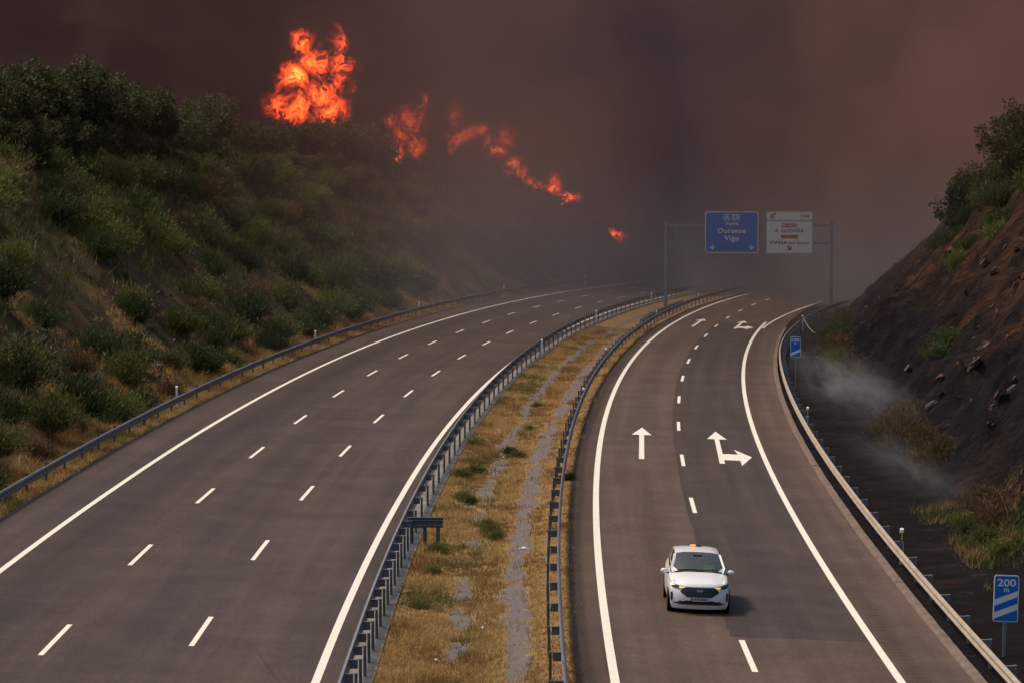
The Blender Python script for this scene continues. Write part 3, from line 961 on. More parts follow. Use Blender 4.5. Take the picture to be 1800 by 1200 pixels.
for px, Y, sc, lab in ((1735, 214, .95, 'broad grey green tree next to the pine above the burnt slope'), (1775, 206, 1.05, 'rounded tree leaning over the top of the burnt slope'),
                       (1815, 200, 1.1, 'tall leafy tree on the burnt crest at the edge of the wood'), (1700, 232, .8, 'small tree half hidden in smoke below the pine')):
    tree(TREES[rnd.randrange(4)], from_px(px, Y), Y, sc * .8, lab, None, 'broadleaf_tree')

def broom_mesh(name, mat, seed, h, spread, nst, per, wd=.030):
    g = np.random.default_rng(seed)
    C = []; D = []
    for i in range(nst):
        a = g.uniform(0, 6.283); tilt = g.uniform(0.05, 1.0) ** .8 * spread
        d = np.array([math.cos(a) * math.sin(tilt), math.sin(a) * math.sin(tilt), math.cos(tilt)])
        ln = h * g.uniform(.7, 1.12) * (1 - .15 * tilt)
        t = g.uniform(.18, 1.0, per) ** .8
        bend = np.array([d[0], d[1], -.35]) * .18 * ln
        p = d[None] * (t * ln)[:, None] + bend[None] * (t ** 2)[:, None] + g.normal(size=(per, 3)) * .085 * h
        C.append(p); D.append(unit(d[None] * .9 + np.array([0, 0, .45]) + g.normal(size=(per, 3)) * .5))
    C = np.concatenate(C); D = np.concatenate(D); C[:, 2] = np.maximum(C[:, 2], .02)
    n = len(C)
    return tri_cloud(name, C, D, g.uniform(.7, 1.3, n) * wd * max(h, .8), g.uniform(.09, .24, n) * max(.55, h * .8), mat, seed + 3)
def stems_mesh(name, mat, seed, h, spread):
    g = random.Random(seed); mb = MB()
    for i in range(7):
        a = g.uniform(0, 6.28); t = g.uniform(.1, .9) * spread
        e = Vector((math.cos(a) * math.sin(t), math.sin(a) * math.sin(t), math.cos(t))) * h * .7
        mb.tube([(0, 0, -.2), e * .5, e], [.03, .02, .008], 4)
    me = mb.mesh(name); me.materials.append(mat); return me
SHR = {}
for key, mk in (('green', 'broom'), ('dark', 'broom_dark'), ('bright', 'broom_bright'), ('dry', 'broom_dry'), ('scorched', 'scorched')):
    SHR[key] = [(broom_mesh('foliage', M[mk], 300 + 17 * i + len(key), 1.5, .95 + .12 * i, 84, 34), stems_mesh('stem', M['bark'], 400 + i, 1.5, .8)) for i in range(3)]
def shrub(key, p, sc, label, group, name='broom_shrub', sq=None):
    root = empty(name, p, rnd.uniform(0, 6.28), label, 'shrub', group)
    root.scale = (sc, sc, sc * (sq or rnd.uniform(.8, 1.1)))
    fm, sm = SHR[key][rnd.randrange(3)]
    link(bpy.data.objects.new('foliage', fm), root); link(bpy.data.objects.new('stem', sm), root)
    return root
LAB = {'green': ('olive green broom bush on the dry cutting slope', 'olive broom bushes on the dry slope'),
       'dark': ('dark green broom bush on the dry cutting slope', 'dark broom bushes on the dry slope'),
       'bright': ('bright green leafy bush low on the dry cutting slope', 'bright green bushes on the dry slope'),
       'dry': ('dried brown bush on the dry cutting slope', 'dried bushes on the dry slope')}
# dense broom over the upper slope, scattered bushes lower down
placed = []
def try_place(s, t, key, sc, mind):
    p = P(s, float(dL(s)) + LLE - t)
    for q in placed:
        if (q[0] - p.x) ** 2 + (q[1] - p.y) ** 2 < (mind * (sc + q[2]) / 2) ** 2: return False
    placed.append((p.x, p.y, sc))
    shrub(key, p - Vector((0, 0, .1)), sc, *LAB[key])
    return True
n = 0
for i in range(9000):
    s = rnd.uniform(40, 330); t = rnd.uniform(5.0, 24)
    if t > left_top(s) + 10: continue
    px, py = project(P(s, float(dL(s)) + LLE - t, .8))
    if px < -40 or px > 1060 or py > 720: continue
    dens = smooth(5.5, 9.5, t + 2.2 * fbm(s * .07, 1.0) - (2.2 if s < 115 else 0))
    if rnd.random() > dens: continue
    key = rnd.choices(['green', 'dark', 'dry', 'bright'], [.66, .18, .15, .01])[0]
    if try_place(s, t, key, rnd.uniform(1.0, 1.75), .98): n += 1
    if n >= 250: break
for s, t, key, sc in ((26, 3.4, 'dark', 1.2), (29, 4.6, 'dark', 1.3), (32, 3.0, 'green', 1.1), (33.5, 1.9, 'bright', .95), (37, 2.9, 'bright', 1.0), (36, 4.3, 'dark', 1.35), (40, 3.6, 'dark', 1.2), (42, 5.2, 'dark', 1.3), (44, 3.2, 'green', 1.0),
                      (48, 4.0, 'dark', 1.1), (53, 6.3, 'green', 1.1), (64, 1.9, 'dark', 1.05), (68, 2.2, 'green', 1.1), (71, 1.8, 'dark', .95), (66, 5.4, 'bright', .8), (78, 5.0, 'dark', 1.25), (83, 4.4, 'dark', 1.2), (86, 3.0, 'green', 1.05), (90, 5.6, 'dark', 1.1),
                      (96, 2.6, 'dark', 1.1), (101, 2.1, 'green', 1.0), (104, 3.4, 'dark', 1.1), (112, 6.0, 'dry', 1.0), (117, 2.2, 'dark', 1.0), (121, 2.6, 'dark', 1.2), (127, 3.0, 'green', 1.2), (133, 2.4, 'dark', 1.1), (141, 2.8, 'dark', 1.5), (150, 3.2, 'green', 1.6), (158, 3.0, 'dark', 1.6), (166, 3.5, 'green', 1.5), (175, 3.0, 'dark', 1.5),
                      (60, 3.0, 'dark', 1.5), (52, 2.6, 'green', 1.2), (75, 3.2, 'green', 1.3), (80, 2.0, 'dry', .8), (92, 2.8, 'dark', 1.35), (99, 4.6, 'green', 1.3), (108, 4.4, 'dark', 1.3), (56, 4.8, 'dark', 1.5), (62, 5.6, 'green', 1.4), (70, 4.6, 'dry', 1.0), (114, 4.0, 'green', 1.4), (124, 4.6, 'dark', 1.5), (131, 5.4, 'dry', 1.2), (138, 4.4, 'green', 1.6), (147, 5.2, 'dark', 1.6), (155, 5.8, 'green', 1.6), (162, 5.0, 'dark', 1.6), (170, 5.6, 'green', 1.7), (180, 4.0, 'dark', 1.7), (190, 4.4, 'green', 1.7), (200, 4.0, 'dark', 1.7), (58, 7.0, 'dry', .9), (74, 7.2, 'dark', 1.0), (95, 6.6, 'green', 1.0), (24, 1.6, 'green', .7), (47, 2.0, 'dry', .6), (57, 2.3, 'dry', .55)):
    try_place(s, t, key, sc, .3)

# shrubs at the foot of the burnt slope
RL = {'dry': ('scorched brown brush at the foot of the burnt slope', 'scorched brush on the burnt slope'),
      'green': ('singed yellow green bush at the foot of the burnt slope', 'singed bushes on the burnt slope'),
      'dark': ('dark singed bush clinging to the burnt rock slope', 'dark singed bushes on the burnt slope')}
for s, o, key, sc, sq in ((121, 9.2, 'dry', 1.1, 1.2), (112, 9.0, 'green', .95, 1.1), (106, 9.1, 'green', .8, .9), (103, 9.6, 'dry', 1.0, 1.2), (97, 9.5, 'dry', .9, 1.0), (128, 9.4, 'dry', .9, 1.1), (136, 9.8, 'dark', 1.0, 1.0), (143, 9.5, 'dark', 1.0, 1.1), (150, 10, 'dry', 1.0, 1.1),
                          (66, 9.5, 'dry', .95, .9), (63, 9.9, 'dry', 1.05, 1.0), (60, 9.6, 'dry', .9, .9), (56, 9.7, 'dry', .95, 1.0), (52.5, 10.0, 'dry', .95, 1.0), (49, 9.7, 'dry', .8, .9), (45.5, 9.9, 'dry', .85, 1.0), (70, 10.6, 'dry', .8, .8),
                          (78, 13.2, 'dark', 1.0, .8), (76, 12.6, 'dark', .8, .7), (112, 14.0, 'dark', .6, .7), (118, 16.5, 'green', .85, 1.3), (96, 12.5, 'dry', .5, .8),
                          (32, 9.3, 'green', .55, .7), (29, 9.0, 'green', .6, .8), (27.5, 9.8, 'dry', .8, .9), (30.5, 10.2, 'dry', .9, 1.0), (34, 10.0, 'dry', .7, .9), (25, 9.0, 'green', .55, .8), (22, 9.2, 'green', .6, .8),
                          (150, 18.5, 'dark', 1.3, 1.1), (142, 18.5, 'dark', 1.2, 1.0), (136, 19.5, 'green', 1.3, 1.1), (147, 21, 'dark', 1.5, 1.1), (128, 20, 'dark', 1.2, 1.0), (152, 22, 'green', 1.4, 1.1), (116, 19, 'dark', 1.0, 1.0), (121, 21.5, 'green', 1.3, 1.0), (125, 18, 'dark', .9, .9), (131, 21.5, 'dark', 1.4, 1.1), (139, 22, 'dark', 1.4, 1.1), (133, 17.5, 'dark', 1.0, .9), (145, 17, 'dark', 1.1, .9), (110, 18.5, 'green', 1.0, 1.0)):
    shrub('scorched' if key == 'dry' else key, P(s, o, -.08), sc, RL[key][0], RL[key][1], sq=sq)

# green weeds in the median
WL = 'leafy green weed growing in the median straw'
for s, t, key, sc in ((58, .42, 'bright', .36), (56.5, .50, 'green', .36), (50, .20, 'bright', .36), (48, .13, 'green', .42), (39.5, .20, 'green', .40), (38.5, .27, 'bright', .30), (29, .48, 'green', .40), (27.5, .52, 'green', .38), (31, .44, 'green', .33), (62, .08, 'green', .35), (44, .97, 'bright', .34), (36, .88, 'bright', .2), (12, .14, 'green', .3), (19, .17, 'green', .33), (70, .5, 'green', .3), (85, .45, 'green', .3), (24, .16, 'green', .38)):
    a, b = float(dL(s)) + LRE, ASL
    shrub(key, P(s, a + (b - a) * t, -.03), sc, WL, 'green weeds in the median', 'weed', .75)

# ------------------------------------------------------------------ dry grass (uncountable)
def grass(name, label, clumps, per, hmin, hmax, spread, colf, seed, wd=.02):
    g = np.random.default_rng(seed)
    base = np.array([c[:3] for c in clumps], np.float32); hs = np.array([c[3] for c in clumps])
    cols = np.array([colf(c) for c in clumps], np.float32)
    k = np.repeat(np.arange(len(base)), per); n = len(k)
    B = base[k] + np.stack([g.normal(size=n) * spread, g.normal(size=n) * spread, np.full(n, -.02)], 1)
    L = g.uniform(hmin, hmax, n) * hs[k]
    D = unit(np.stack([g.normal(size=n) * .55, g.normal(size=n) * .55, np.full(n, 1.0)], 1))
    side = unit(np.cross(D, g.normal(size=(n, 3))))
    w = (wd * g.uniform(.6, 1.4, n))[:, None]
    V = np.stack([B - side * w, B + side * w, B + D * L[:, None] + g.normal(size=(n, 3)) * .03], 1).reshape(-1, 3)
    c = cols[k] * g.uniform(.7, 1.3, (n, 1)); c = np.repeat(c, 3, axis=0)
    me = fast_mesh(name, V, np.arange(n * 3).reshape(n, 3), M['straw'], False, c)
    o = link(bpy.data.objects.new(name, me))
    return tag(o, label, 'grass', None, 'stuff')
def straw_col(c):
    v = .5 + .5 * fbm(c[0] * .35, c[1] * .2, 3.0)
    gr = min(.9, max(0.0, fbm(c[0] * .5, c[1] * .25, 13.0) + .05) * 1.5 * c[4])
    a = np.array([.43, .285, .115]) * (.72 + .5 * v)
    if v < .45: a = np.array([.31, .175, .066]) * (.8 + .4 * v)
    return a * (1 - gr) + np.array([.11, .115, .035]) * gr
cl = []
for i in range(30000):
    s = -8 + 180 * rnd.random() ** 1.6; t = rnd.uniform(.02, .995)
    a, b = float(dL(s)) + LRE, ASL + .15
    o = a + (b - a) * t
    pv = paved(s, o)
    if pv > .45 and rnd.random() < .93: continue
    p = P(s, min(o, ASL - .02))
    x, y = xy(s, o)
    hh = .55 + .9 * max(0, fbm(p.x * .45, p.y * .3, 17.0)) + (.25 if t < .55 else 0) - (.25 if t > .8 else 0)
    cl.append((float(x), float(y), p.z, max(.25, hh), 1.4 if t < .45 else .35))
grass('median_grass', 'dry golden grass with greenish tufts covering the median', cl, 7, .07, .30, .09, straw_col, 51, .013)
cl = []
for i in range(26000):
    s = 14 + 190 * rnd.random() ** 1.3; t = abs(rnd.gauss(0, 1)) * 3.2 + .25
    if t > 13: continue
    o = float(dL(s)) + LLE - t
    p = P(s, o)
    k = fbm(p.x * .10, p.y * .10, 33.0)
    if t > 2.2 and k < .02: continue
    cl.append((p.x, p.y, p.z, .45 + .7 * max(0, k) + (.45 if t > 1 else 0), .9))
for i in range(7000):
    s = 14 + 190 * rnd.random() ** 1.3; t = rnd.uniform(.3, 2.9)
    p = P(s, float(dL(s)) + LLE - t)
    if fbm(p.x * .25, p.y * .12, 61.0) < -.25: continue
    cl.append((p.x, p.y, p.z, rnd.uniform(.4, .75) + (.3 if t > 1.2 else 0), .25))
grass('verge_grass', 'dry straw grass along the verge and over the dry cutting slope', cl, 8, .14, .55, .16, lambda c: straw_col(c) * 1.15, 52, .016)
cl = []
for i in range(1500):
    s = rnd.uniform(12, 36); o = rnd.uniform(8.0, 11.5)
    p = P(s, o)
    if fbm(p.x * .3, p.y * .2, 3) < -.12: continue
    cl.append((p.x, p.y, p.z, rnd.uniform(.5, 1.1), 1.0))
grass('verge_grass', 'patch of green and straw grass left unburnt by the 200 m board', cl, 8, .15, .6, .13,
      lambda c: np.array([.075, .085, .025]) if fbm(c[0] * .5, c[1] * .4, 8) > -.1 else np.array([.22, .145, .065]), 53, .02)

cl = []
for i in range(16000):
    s = rnd.uniform(50, 300); t = rnd.uniform(4.5, 26)
    if t > left_top(s) + 9: continue
    if rnd.random() > float(smooth(6.5, 10.5, t + 2.2 * fbm(s * .07, 1.0) + (2.0 if s > 120 else 0))): continue
    p = P(s, float(dL(s)) + LLE - t)
    px, py = project(p)
    if px < -30 or px > 1050: continue
    cl.append((p.x, p.y, p.z, rnd.uniform(.7, 1.5), 1.0))
def under_col(c):
    v = fbm(c[0] * .12, c[1] * .12, 21.0)
    if v > .32: return np.array([.15, .095, .04])
    return np.array([.110, .110, .034]) * (1 + .6 * v)
grass('undergrowth', 'olive broom scrub and bracken covering the upper dry slope', cl, 9, .3, .85, .32, under_col, 54, .032)

# ------------------------------------------------------------------ loose rock on both cuttings
def rock_meshes(mat, n, seed):
    out = []
    for i in range(n):
        bm = bmesh.new(); bmesh.ops.create_cube(bm, size=1.0)
        bmesh.ops.subdivide_edges(bm, edges=bm.edges, cuts=2, use_grid_fill=True)
        for v in bm.verts:
            q = v.co * 1.3 + Vector((seed * 3.1 + i * 7.7, 0, 0))
            v.co += noise.noise_vector(q) * .28 + noise.noise_vector(q * 2.7) * .12
            v.co.x *= 1.25; v.co.z *= .55
        me = bpy.data.meshes.new('rock'); bm.to_mesh(me); bm.free(); me.materials.append(mat); out.append(me)
    return out
M['rock_rust'] = plain('rust_rock', (.085, .043, .026), .95, 0, .8, 1.6, bump=.9)
M['rock_grey'] = plain('grey_rock', (.085, .066, .056), .95, 0, .4, 2.5, bump=.6)
rr = rock_meshes(M['rock_rust'], 5, 5); rg = rock_meshes(M['rock_grey'], 5, 25)
for i in range(560):
    s = rnd.uniform(38, 165); t = rnd.uniform(5.4, 17)
    if fbm(s * .09, t * .2, 40) < -.05: continue
    o = link(bpy.data.objects.new('rock', rr[rnd.randrange(5)] if rnd.random() < .8 else rg[rnd.randrange(5)]), right_hill)
    o.location = P(s, ASR + t, -.03)
    k = rnd.uniform(.12, .5) * (1.3 if rnd.random() < .1 else .8); o.scale = (k * rnd.uniform(.8, 1.3), k * .8, k)
    o.rotation_euler = (rnd.uniform(-.5, .5), -.78 + rnd.uniform(-.25, .25), -heading(s) + rnd.uniform(-.45, .35))
for i in range(200):
    s = rnd.uniform(25, 150); t = rnd.uniform(3.0, 9.5)
    if fbm(s * .06, t * .2, 50) < .0: continue
    o = link(bpy.data.objects.new('rock', rg[rnd.randrange(5)]), left_hill)
    o.location = P(s, float(dL(s)) + LLE - t, .0)
    k = rnd.uniform(.2, .55); o.scale = (k, k * .7, k)
    o.rotation_euler = (rnd.uniform(-.4, .4), .6 + rnd.uniform(-.3, .3), rnd.uniform(0, 6))

# litter in the median
LIT = [(24.5, .71, .36, 'long white stick of litter lying on the grey paved strip'), (20.0, .22, .16, 'crumpled white scrap in the straw beside the paved strip'),
       (3.0, .30, .2, 'pale flat scrap lying in the straw at the wide end of the median'), (8.2, .52, .13, 'small white scrap on the straw between the paved strips'), (56.5, .38, .14, 'tiny white scrap beside the green weeds in the median')]
for s, t, w, lab in LIT:
    a, b = float(dL(s)) + LRE, ASL
    mb = MB(); g = random.Random(int(s * 10))
    pts = [(-w / 2, -.03), (w / 2, -.045), (w / 2 * .9, .03), (0, .045), (-w / 2, .035)]
    mb.prism(pts, 0, .02); mb.add([(-w * .2, -.03, .02), (w * .25, -.02, .02), (w * .1, .02, .07), (-w * .2, .02, .05)], [(0, 1, 2, 3)])
    o = mb.build('litter', M['white_plastic']); o.location = P(s, a + (b - a) * t, .012); o.rotation_euler = (0, 0, g.uniform(-.2, .3))
    tag(o, lab, 'litter')

# ------------------------------------------------------------------ the white car (front = -y, x to the viewer's right)
M['car_white'] = plain('car_paint_white', (.80, .80, .79), .28, 0, .03, 2, spec=.5, Coat_Weight=.6, Coat_Roughness=.08)
M['car_black'] = plain('car_trim_black', (.012, .012, .013), .45, 0, .1, 4, spec=.4)
M['tyre'] = plain('tyre_rubber', (.012, .012, .012), .9, 0, .1, 4)
M['alloy'] = plain('alloy', (.35, .36, .37), .35, .8, .1, 4)
M['chrome'] = plain('chrome', (.6, .62, .64), .2, .9, .05, 4)
M['interior'] = plain('car_interior', (.11, .125, .11), .8, 0, .2, 4)
M['lens_dark'] = plain('headlight_lens', (.028, .026, .024), .15, 0, .15, 6, spec=.6)
M['plate_white'] = plain('plate_white', (.55, .56, .56), .5, 0, .05, 4)
M['plate_blue'] = plain('plate_blue', (.02, .07, .35), .5, 0, .05, 4)
def emit(name, col, st):
    m, nt, out = mat_new(name); t = NT(nt)
    t.bsdf(out, col, .4, Emission_Color=col, Emission_Strength=st)
    return m
M['indicator'] = emit('lit_indicator', (1.0, .62, .08), .75)
M['beacon'] = emit('lit_beacon', (1.0, .30, .04), 1.1)
def glass():
    m, nt, out = mat_new('car_glass'); t = NT(nt)
    tr = t.n('ShaderNodeBsdfTransparent'); tr.inputs[0].default_value = (.90, .95, .88, 1)
    gl = t.n('ShaderNodeBsdfGlossy'); gl.inputs['Roughness'].default_value = .03; gl.inputs[0].default_value = (1.0, .98, .78, 1)
    fr = t.n('ShaderNodeFresnel'); fr.inputs[0].default_value = 1.5
    k = t.math('ADD', fr.outputs[0], .12)
    mx = t.n('ShaderNodeMixShader'); t.l(k, mx.inputs[0]); t.l(tr.outputs[0], mx.inputs[1]); t.l(gl.outputs[0], mx.inputs[2]); t.l(mx.outputs[0], out.inputs['Surface'])
    return m
M['glass'] = glass()
def car():
    s0 = 9.2; off0 = -.90
    r, f = frame(s0)
    rt = (r + Vector((0, 0, -RBANK))).normalized(); fw = (f + Vector((0, 0, RG))).normalized(); up = rt.cross(fw).normalized(); fw = up.cross(rt)
    root = empty('car', label='white hatchback SUV with amber roof beacon and lit indicators driving on the two-lane carriageway', cat='car')
    org = P(s0, off0)
    MX = Matrix(((rt.x, fw.x, up.x, org.x), (rt.y, fw.y, up.y, org.y), (rt.z, fw.z, up.z, org.z - .012), (0, 0, 0, 1)))
    MX = MX @ Matrix.Diagonal((.945, .945, .905, 1))
    root.matrix_world = MX
    HW = .905
    # plan bow of the nose and tail, and the front profile
    def nose(x): return .30 * (abs(x) / HW) ** 2.6
    def fy(z): return float(np.interp(z, [.16, .26, .42, .58, .74, .88, .97], [.10, .03, .0, .0, .03, .09, .20]))
    def FY(x, z): return fy(z) + nose(x)
    # body sections: y, half widths / heights
    ys = [.22, .38, .60, .85, 1.10, 1.40, 1.62, 1.95, 2.35, 2.75, 3.20, 3.65, 4.00, 4.30, 4.50, 4.58]
    def section(y):
        bow = nose(1.0 * HW) * max(0.0, 1 - y / 1.1)
        hood = float(np.interp(y, [.22, .6, 1.0, 1.4, 1.6], [.93, 1.03, 1.09, 1.135, 1.15]))
        belt = float(np.interp(y, [.22, .9, 1.5, 3.0, 4.2, 4.6], [.90, .98, 1.04, 1.08, 1.12, 1.10]))
        roof = float(np.interp(y, [1.40, 1.62, 1.95, 2.35, 2.75, 3.2, 3.65, 4.0, 4.3, 4.5, 4.58], [1.135, 1.30, 1.50, 1.625, 1.66, 1.665, 1.645, 1.60, 1.50, 1.22, 1.10])) if y > 1.4 else hood
        w = float(np.interp(y, [.22, .6, 1.2, 3.4, 4.3, 4.58], [.93, .975, 1.0, 1.0, .95, .88])) * HW
        cab = y > 1.41
        if cab:
            k = (roof - belt) / .57
            gx = w - .07; rx = max(.50, gx - .20 * min(1, max(0, k)))
            top = [(gx, belt + .02), (gx - .03, belt + .05), ((gx + rx) / 2 + .015, (belt + roof) / 2), (rx + .035, roof - .085), (rx - .01, roof - .045), (rx * .7, roof - .012), (rx * .35, roof), (0, roof + .003)]
        else:
            gx = w - .06
            top = [(gx, belt + .015), (gx - .05, belt + .04), (gx - .12, hood - .045), (gx - .20, hood - .03), (gx - .30, hood - .018), (gx * .5, hood - .004), (gx * .25, hood), (0, hood)]
        low = [(0, .24), (w - .16, .22), (w - .06, .26), (w - .01, .40), (w, .62), (w - .005, .80), (w - .025, .93 * belt)]
        return low + top
    secs = [section(y) for y in ys]
    n = len(secs[0])
    def pt(i, k, sg):
        x, z = secs[i][k]
        y = ys[i]
        b = nose(x) * max(0.0, 1 - (y - .2) / .95) if y < 1.2 else 0.0
        tail = -.10 * (x / HW) ** 2 * max(0, (y - 4.0) / .58)
        return (sg * x, y + b + tail, z)
    GB, GT = 8, 10            # glass band between section points 8..10 (side), roof from 11
    body = MB(); sides = {1: MB(), -1: MB()}; screen = MB(); rear = MB(); roofm = MB(); hoodm = MB()
    for i in range(len(ys) - 1):
        for k in range(n - 1):
            for sg in (1, -1):
                q = [pt(i, k, sg), pt(i, k + 1, sg), pt(i + 1, k + 1, sg), pt(i + 1, k, sg)]
                y0, y1 = ys[i], ys[i + 1]
                tgt = body
                if y0 >= 1.4 and 8 <= k < 10 and y0 < 4.0: tgt = sides[sg]
                elif y0 >= 1.4 and k >= 11 and y1 <= 2.36: tgt = screen
                elif y0 >= 3.99 and k >= 11 and y1 <= 4.51 and y0 >= 4.29: tgt = rear
                elif y0 >= 2.34 and k >= 10 and y1 <= 4.31: tgt = roofm
                elif y1 <= 1.41 and k >= 9: tgt = hoodm
                tgt.add(q, [(0, 1, 2, 3)])
    # front fascia
    xs = np.linspace(-1, 1, 17); zs = [.18, .26, .34, .42, .5, .58, .66, .74, .82, .90, .945]
    V = []; F = []
    for z in zs:
        hw = HW * float(np.interp(z, [.18, .3, .6, .9, .95], [.86, .93, .94, .93, .90]))
        for xf in xs:
            x = xf * hw; V.append((x, FY(x, z), z))
    m = len(xs)
    for j in range(len(zs) - 1):
        for i in range(m - 1): F.append((j * m + i, j * m + i + 1, (j + 1) * m + i + 1, (j + 1) * m + i))
    body.add(V, F)
    # close the gap fascia -> first section (wings)
    # tail cap
    k0 = len(ys) - 1
    body.add([pt(k0, k, 1) for k in range(n)] + [pt(k0, k, -1) for k in range(n)], [tuple(range(n)), tuple(range(2 * n - 1, n - 1, -1))])
    def weld(mb, name, mat, par, ang=35):
        me = mb.mesh(name); bm = bmesh.new(); bm.from_mesh(me)
        bmesh.ops.remove_doubles(bm, verts=bm.verts, dist=.003); bmesh.ops.recalc_face_normals(bm, faces=bm.faces); bm.to_mesh(me); bm.free()
        me.materials.append(mat); me.polygons.foreach_set('use_smooth', [True] * len(me.polygons)); me.set_sharp_from_angle(angle=R(ang))
        return link(bpy.data.objects.new(name, me), par)
    bo = weld(body, 'body', M['car_white'], root)
    weld(hoodm, 'bonnet', M['car_white'], root); weld(roofm, 'roof', M['car_white'], root)
    sc = weld(screen, 'windscreen', M['glass'], root)
    for sg in (1, -1): weld(sides[sg], 'side_window', M['glass'], root)
    weld(rear, 'rear_window', M['glass'], root)
    # curved decals on the nose: scanline fill of an outline given in x, z
    def on_nose(name, poly, mat, par, lift=.012, rows=9, cols=13, mirror=False):
        out = []
        for sg in ((1, -1) if mirror else (1,)):
            zmin = min(p[1] for p in poly); zmax = max(p[1] for p in poly)
            V = []; F = []
            for j in range(rows):
                z = zmin + (zmax - zmin) * (j + (.002 if j == 0 else -.002 if j == rows - 1 else 0)) / (rows - 1)
                xc = []
                for (xa, za), (xb, zb) in zip(poly, poly[1:] + poly[:1]):
                    if (za - z) * (zb - z) <= 0 and za != zb: xc.append(xa + (xb - xa) * (z - za) / (zb - za))
                a, b = min(xc), max(xc)
                for i in range(cols):
                    x = a + (b - a) * i / (cols - 1)
                    V.append((sg * x, FY(x, z) - lift, z))
            for j in range(rows - 1):
                for i in range(cols - 1): F.append((j * cols + i, j * cols + i + 1, (j + 1) * cols + i + 1, (j + 1) * cols + i))
            mb = MB(); mb.add(V, F); o = mb.build(name, mat, par, 40)
            for p in o.data.polygons:
                if p.normal.y > 0: p.flip()
            out.append(o)
        return out
    gr = on_nose('grille', [(-.57, .70), (-.36, .55), (.36, .55), (.57, .70), (.50, .80), (.40, .845), (-.40, .845), (-.50, .80)], M['car_black'], root, .014, 11, 17)[0]
    on_nose('grille_trim', [(-.42, .865), (.42, .865), (.46, .848), (-.46, .848)], M['chrome'], gr, .012, 3, 13)
    for z in (.60, .655, .71, .765, .81):
        w = float(np.interp(z, [.55, .70, .80, .845], [.36, .57, .50, .40])) - .05
        on_nose('grille_bar', [(-w, z - .006), (w, z - .006), (w, z + .006), (-w, z + .006)], M['lens_dark'], gr, .02, 3, 11)
    hl = on_nose('headlight', [(.47, .815), (.60, .80), (.78, .815), (.842, .87), (.838, .955), (.76, .94), (.60, .888), (.45, .852)], M['lens_dark'], root, .034, 9, 9, True)
    for o_, sg in zip(hl, (1, -1)):
        mb_ = on_nose('indicator', [(.46, .822), (.59, .806), (.61, .862), (.46, .85)], M['indicator'], o_, .042, 4, 5, True)
        keep = mb_[0] if sg == 1 else mb_[1]; drop = mb_[1] if sg == 1 else mb_[0]
        bpy.data.objects.remove(drop)
    on_nose('side_intake', [(.775, .42), (.815, .40), (.838, .46), (.836, .66), (.795, .70), (.775, .62)], M['car_black'], root, .012, 7, 5, True)
    on_nose('lower_grille', [(-.50, .42), (-.62, .33), (.62, .33), (.50, .42), (.36, .45), (-.36, .45)], M['car_black'], root, .012, 6, 15)
    on_nose('splitter', [(-.83, .375), (-.78, .345), (-.63, .335), (-.50, .425), (-.55, .44), (-.66, .375)], M['car_black'], root, .013, 5, 9, True)
    on_nose('skid_strip', [(-.60, .30), (.60, .30), (.66, .325), (-.66, .325)], M['chrome'], root, .014, 3, 13)
    # plate and emblem
    pl = empty('number_plate', (0, fy(.50) - .022, .487)); pl.parent = root
    pl.name = 'number_plate'
    plate('plate_face', rrect(.52, .11, .01, 2), M['plate_white'], pl, .012, 0)
    plate('plate_band', rrect(.045, .106, .006, 2, -.235, 0), M['plate_blue'], pl, 0, -.003)
    text('lettering', '5698 MRR', .025, 0, .095, M['car_black'], pl, -.004, 1.0, width=.42, depth=.001)
    em = empty('emblem', (0, fy(.74) - .030, .745)); em.parent = root
    ell = lambda a, b: [(a * math.cos(t), b * math.sin(t)) for t in np.linspace(0, 2 * math.pi, 20, endpoint=False)]
    plate('emblem_rim', ell(.105, .043), M['chrome'], em, .012, 0); plate('emblem_field', ell(.094, .034), M['plate_blue'], em, 0, -.002)
    text('lettering', 'Ford', 0, 0, .055, M['sign_white'], em, -.003, 1.0, width=.12, depth=.001)
    # mirrors
    for sg in (1, -1):
        mr = MB()
        for k, (yy, w, h) in enumerate(((-.07, .06, .06), (-.05, .10, .085), (.02, .115, .095), (.07, .105, .085))):
            ring = [(sg * (.985 + w * math.cos(a)), 1.72 + yy, 1.10 + h * .85 * math.sin(a)) for a in np.linspace(0, 2 * math.pi, 12, endpoint=False)]
            mr.v += ring
        for k in range(3):
            for i in range(12): mr.f.append((k * 12 + i, k * 12 + (i + 1) % 12, (k + 1) * 12 + (i + 1) % 12, (k + 1) * 12 + i))
        mr.f += [tuple(range(12)), tuple(range(47, 35, -1))]
        mo = mr.build('mirror', M['car_white'], root, 50)
        mb = MB(); mb.box((sg * .89, 1.73, 1.045), (.09, .07, .04)); mb.build('mirror_arm', M['car_black'], mo)
    # black pillars, wiper cowl, wipers, roof rails
    for sg in (1, -1):
        mb = MB(); mb.tube([pt(10, 10, sg), pt(9, 10, sg), pt(8, 10, sg), pt(7, 10, sg)], .022, 6); mb.build('roof_rail', M['car_black'], root, 60)
        mb = MB()
        A = [Vector(pt(5, 9, sg)), Vector(pt(6, 10, sg)), Vector(pt(7, 10, sg)), Vector(pt(8, 10, sg))]
        mb.tube([p + Vector((sg * .004, -.01, .008)) for p in A], .032, 6); mb.build('pillar', M['car_white'], root, 60)
    mb = MB(); mb.box((0, 1.43, 1.135), (1.36, .07, .03)); mb.build('cowl', M['car_black'], root)
    for x0, x1 in ((-.62, -.02), (-.05, .58)):
        mb = MB(); mb.tube([(x0, 1.44, 1.17), ((x0 + x1) / 2, 1.46, 1.20), (x1, 1.47, 1.215)], .012, 5); mb.build('wiper', M['car_black'], root)
    mb = MB(); mb.box((0, 2.12, 1.545), (.26, .12, .05)); mb.build('mirror_housing', M['car_black'], root)
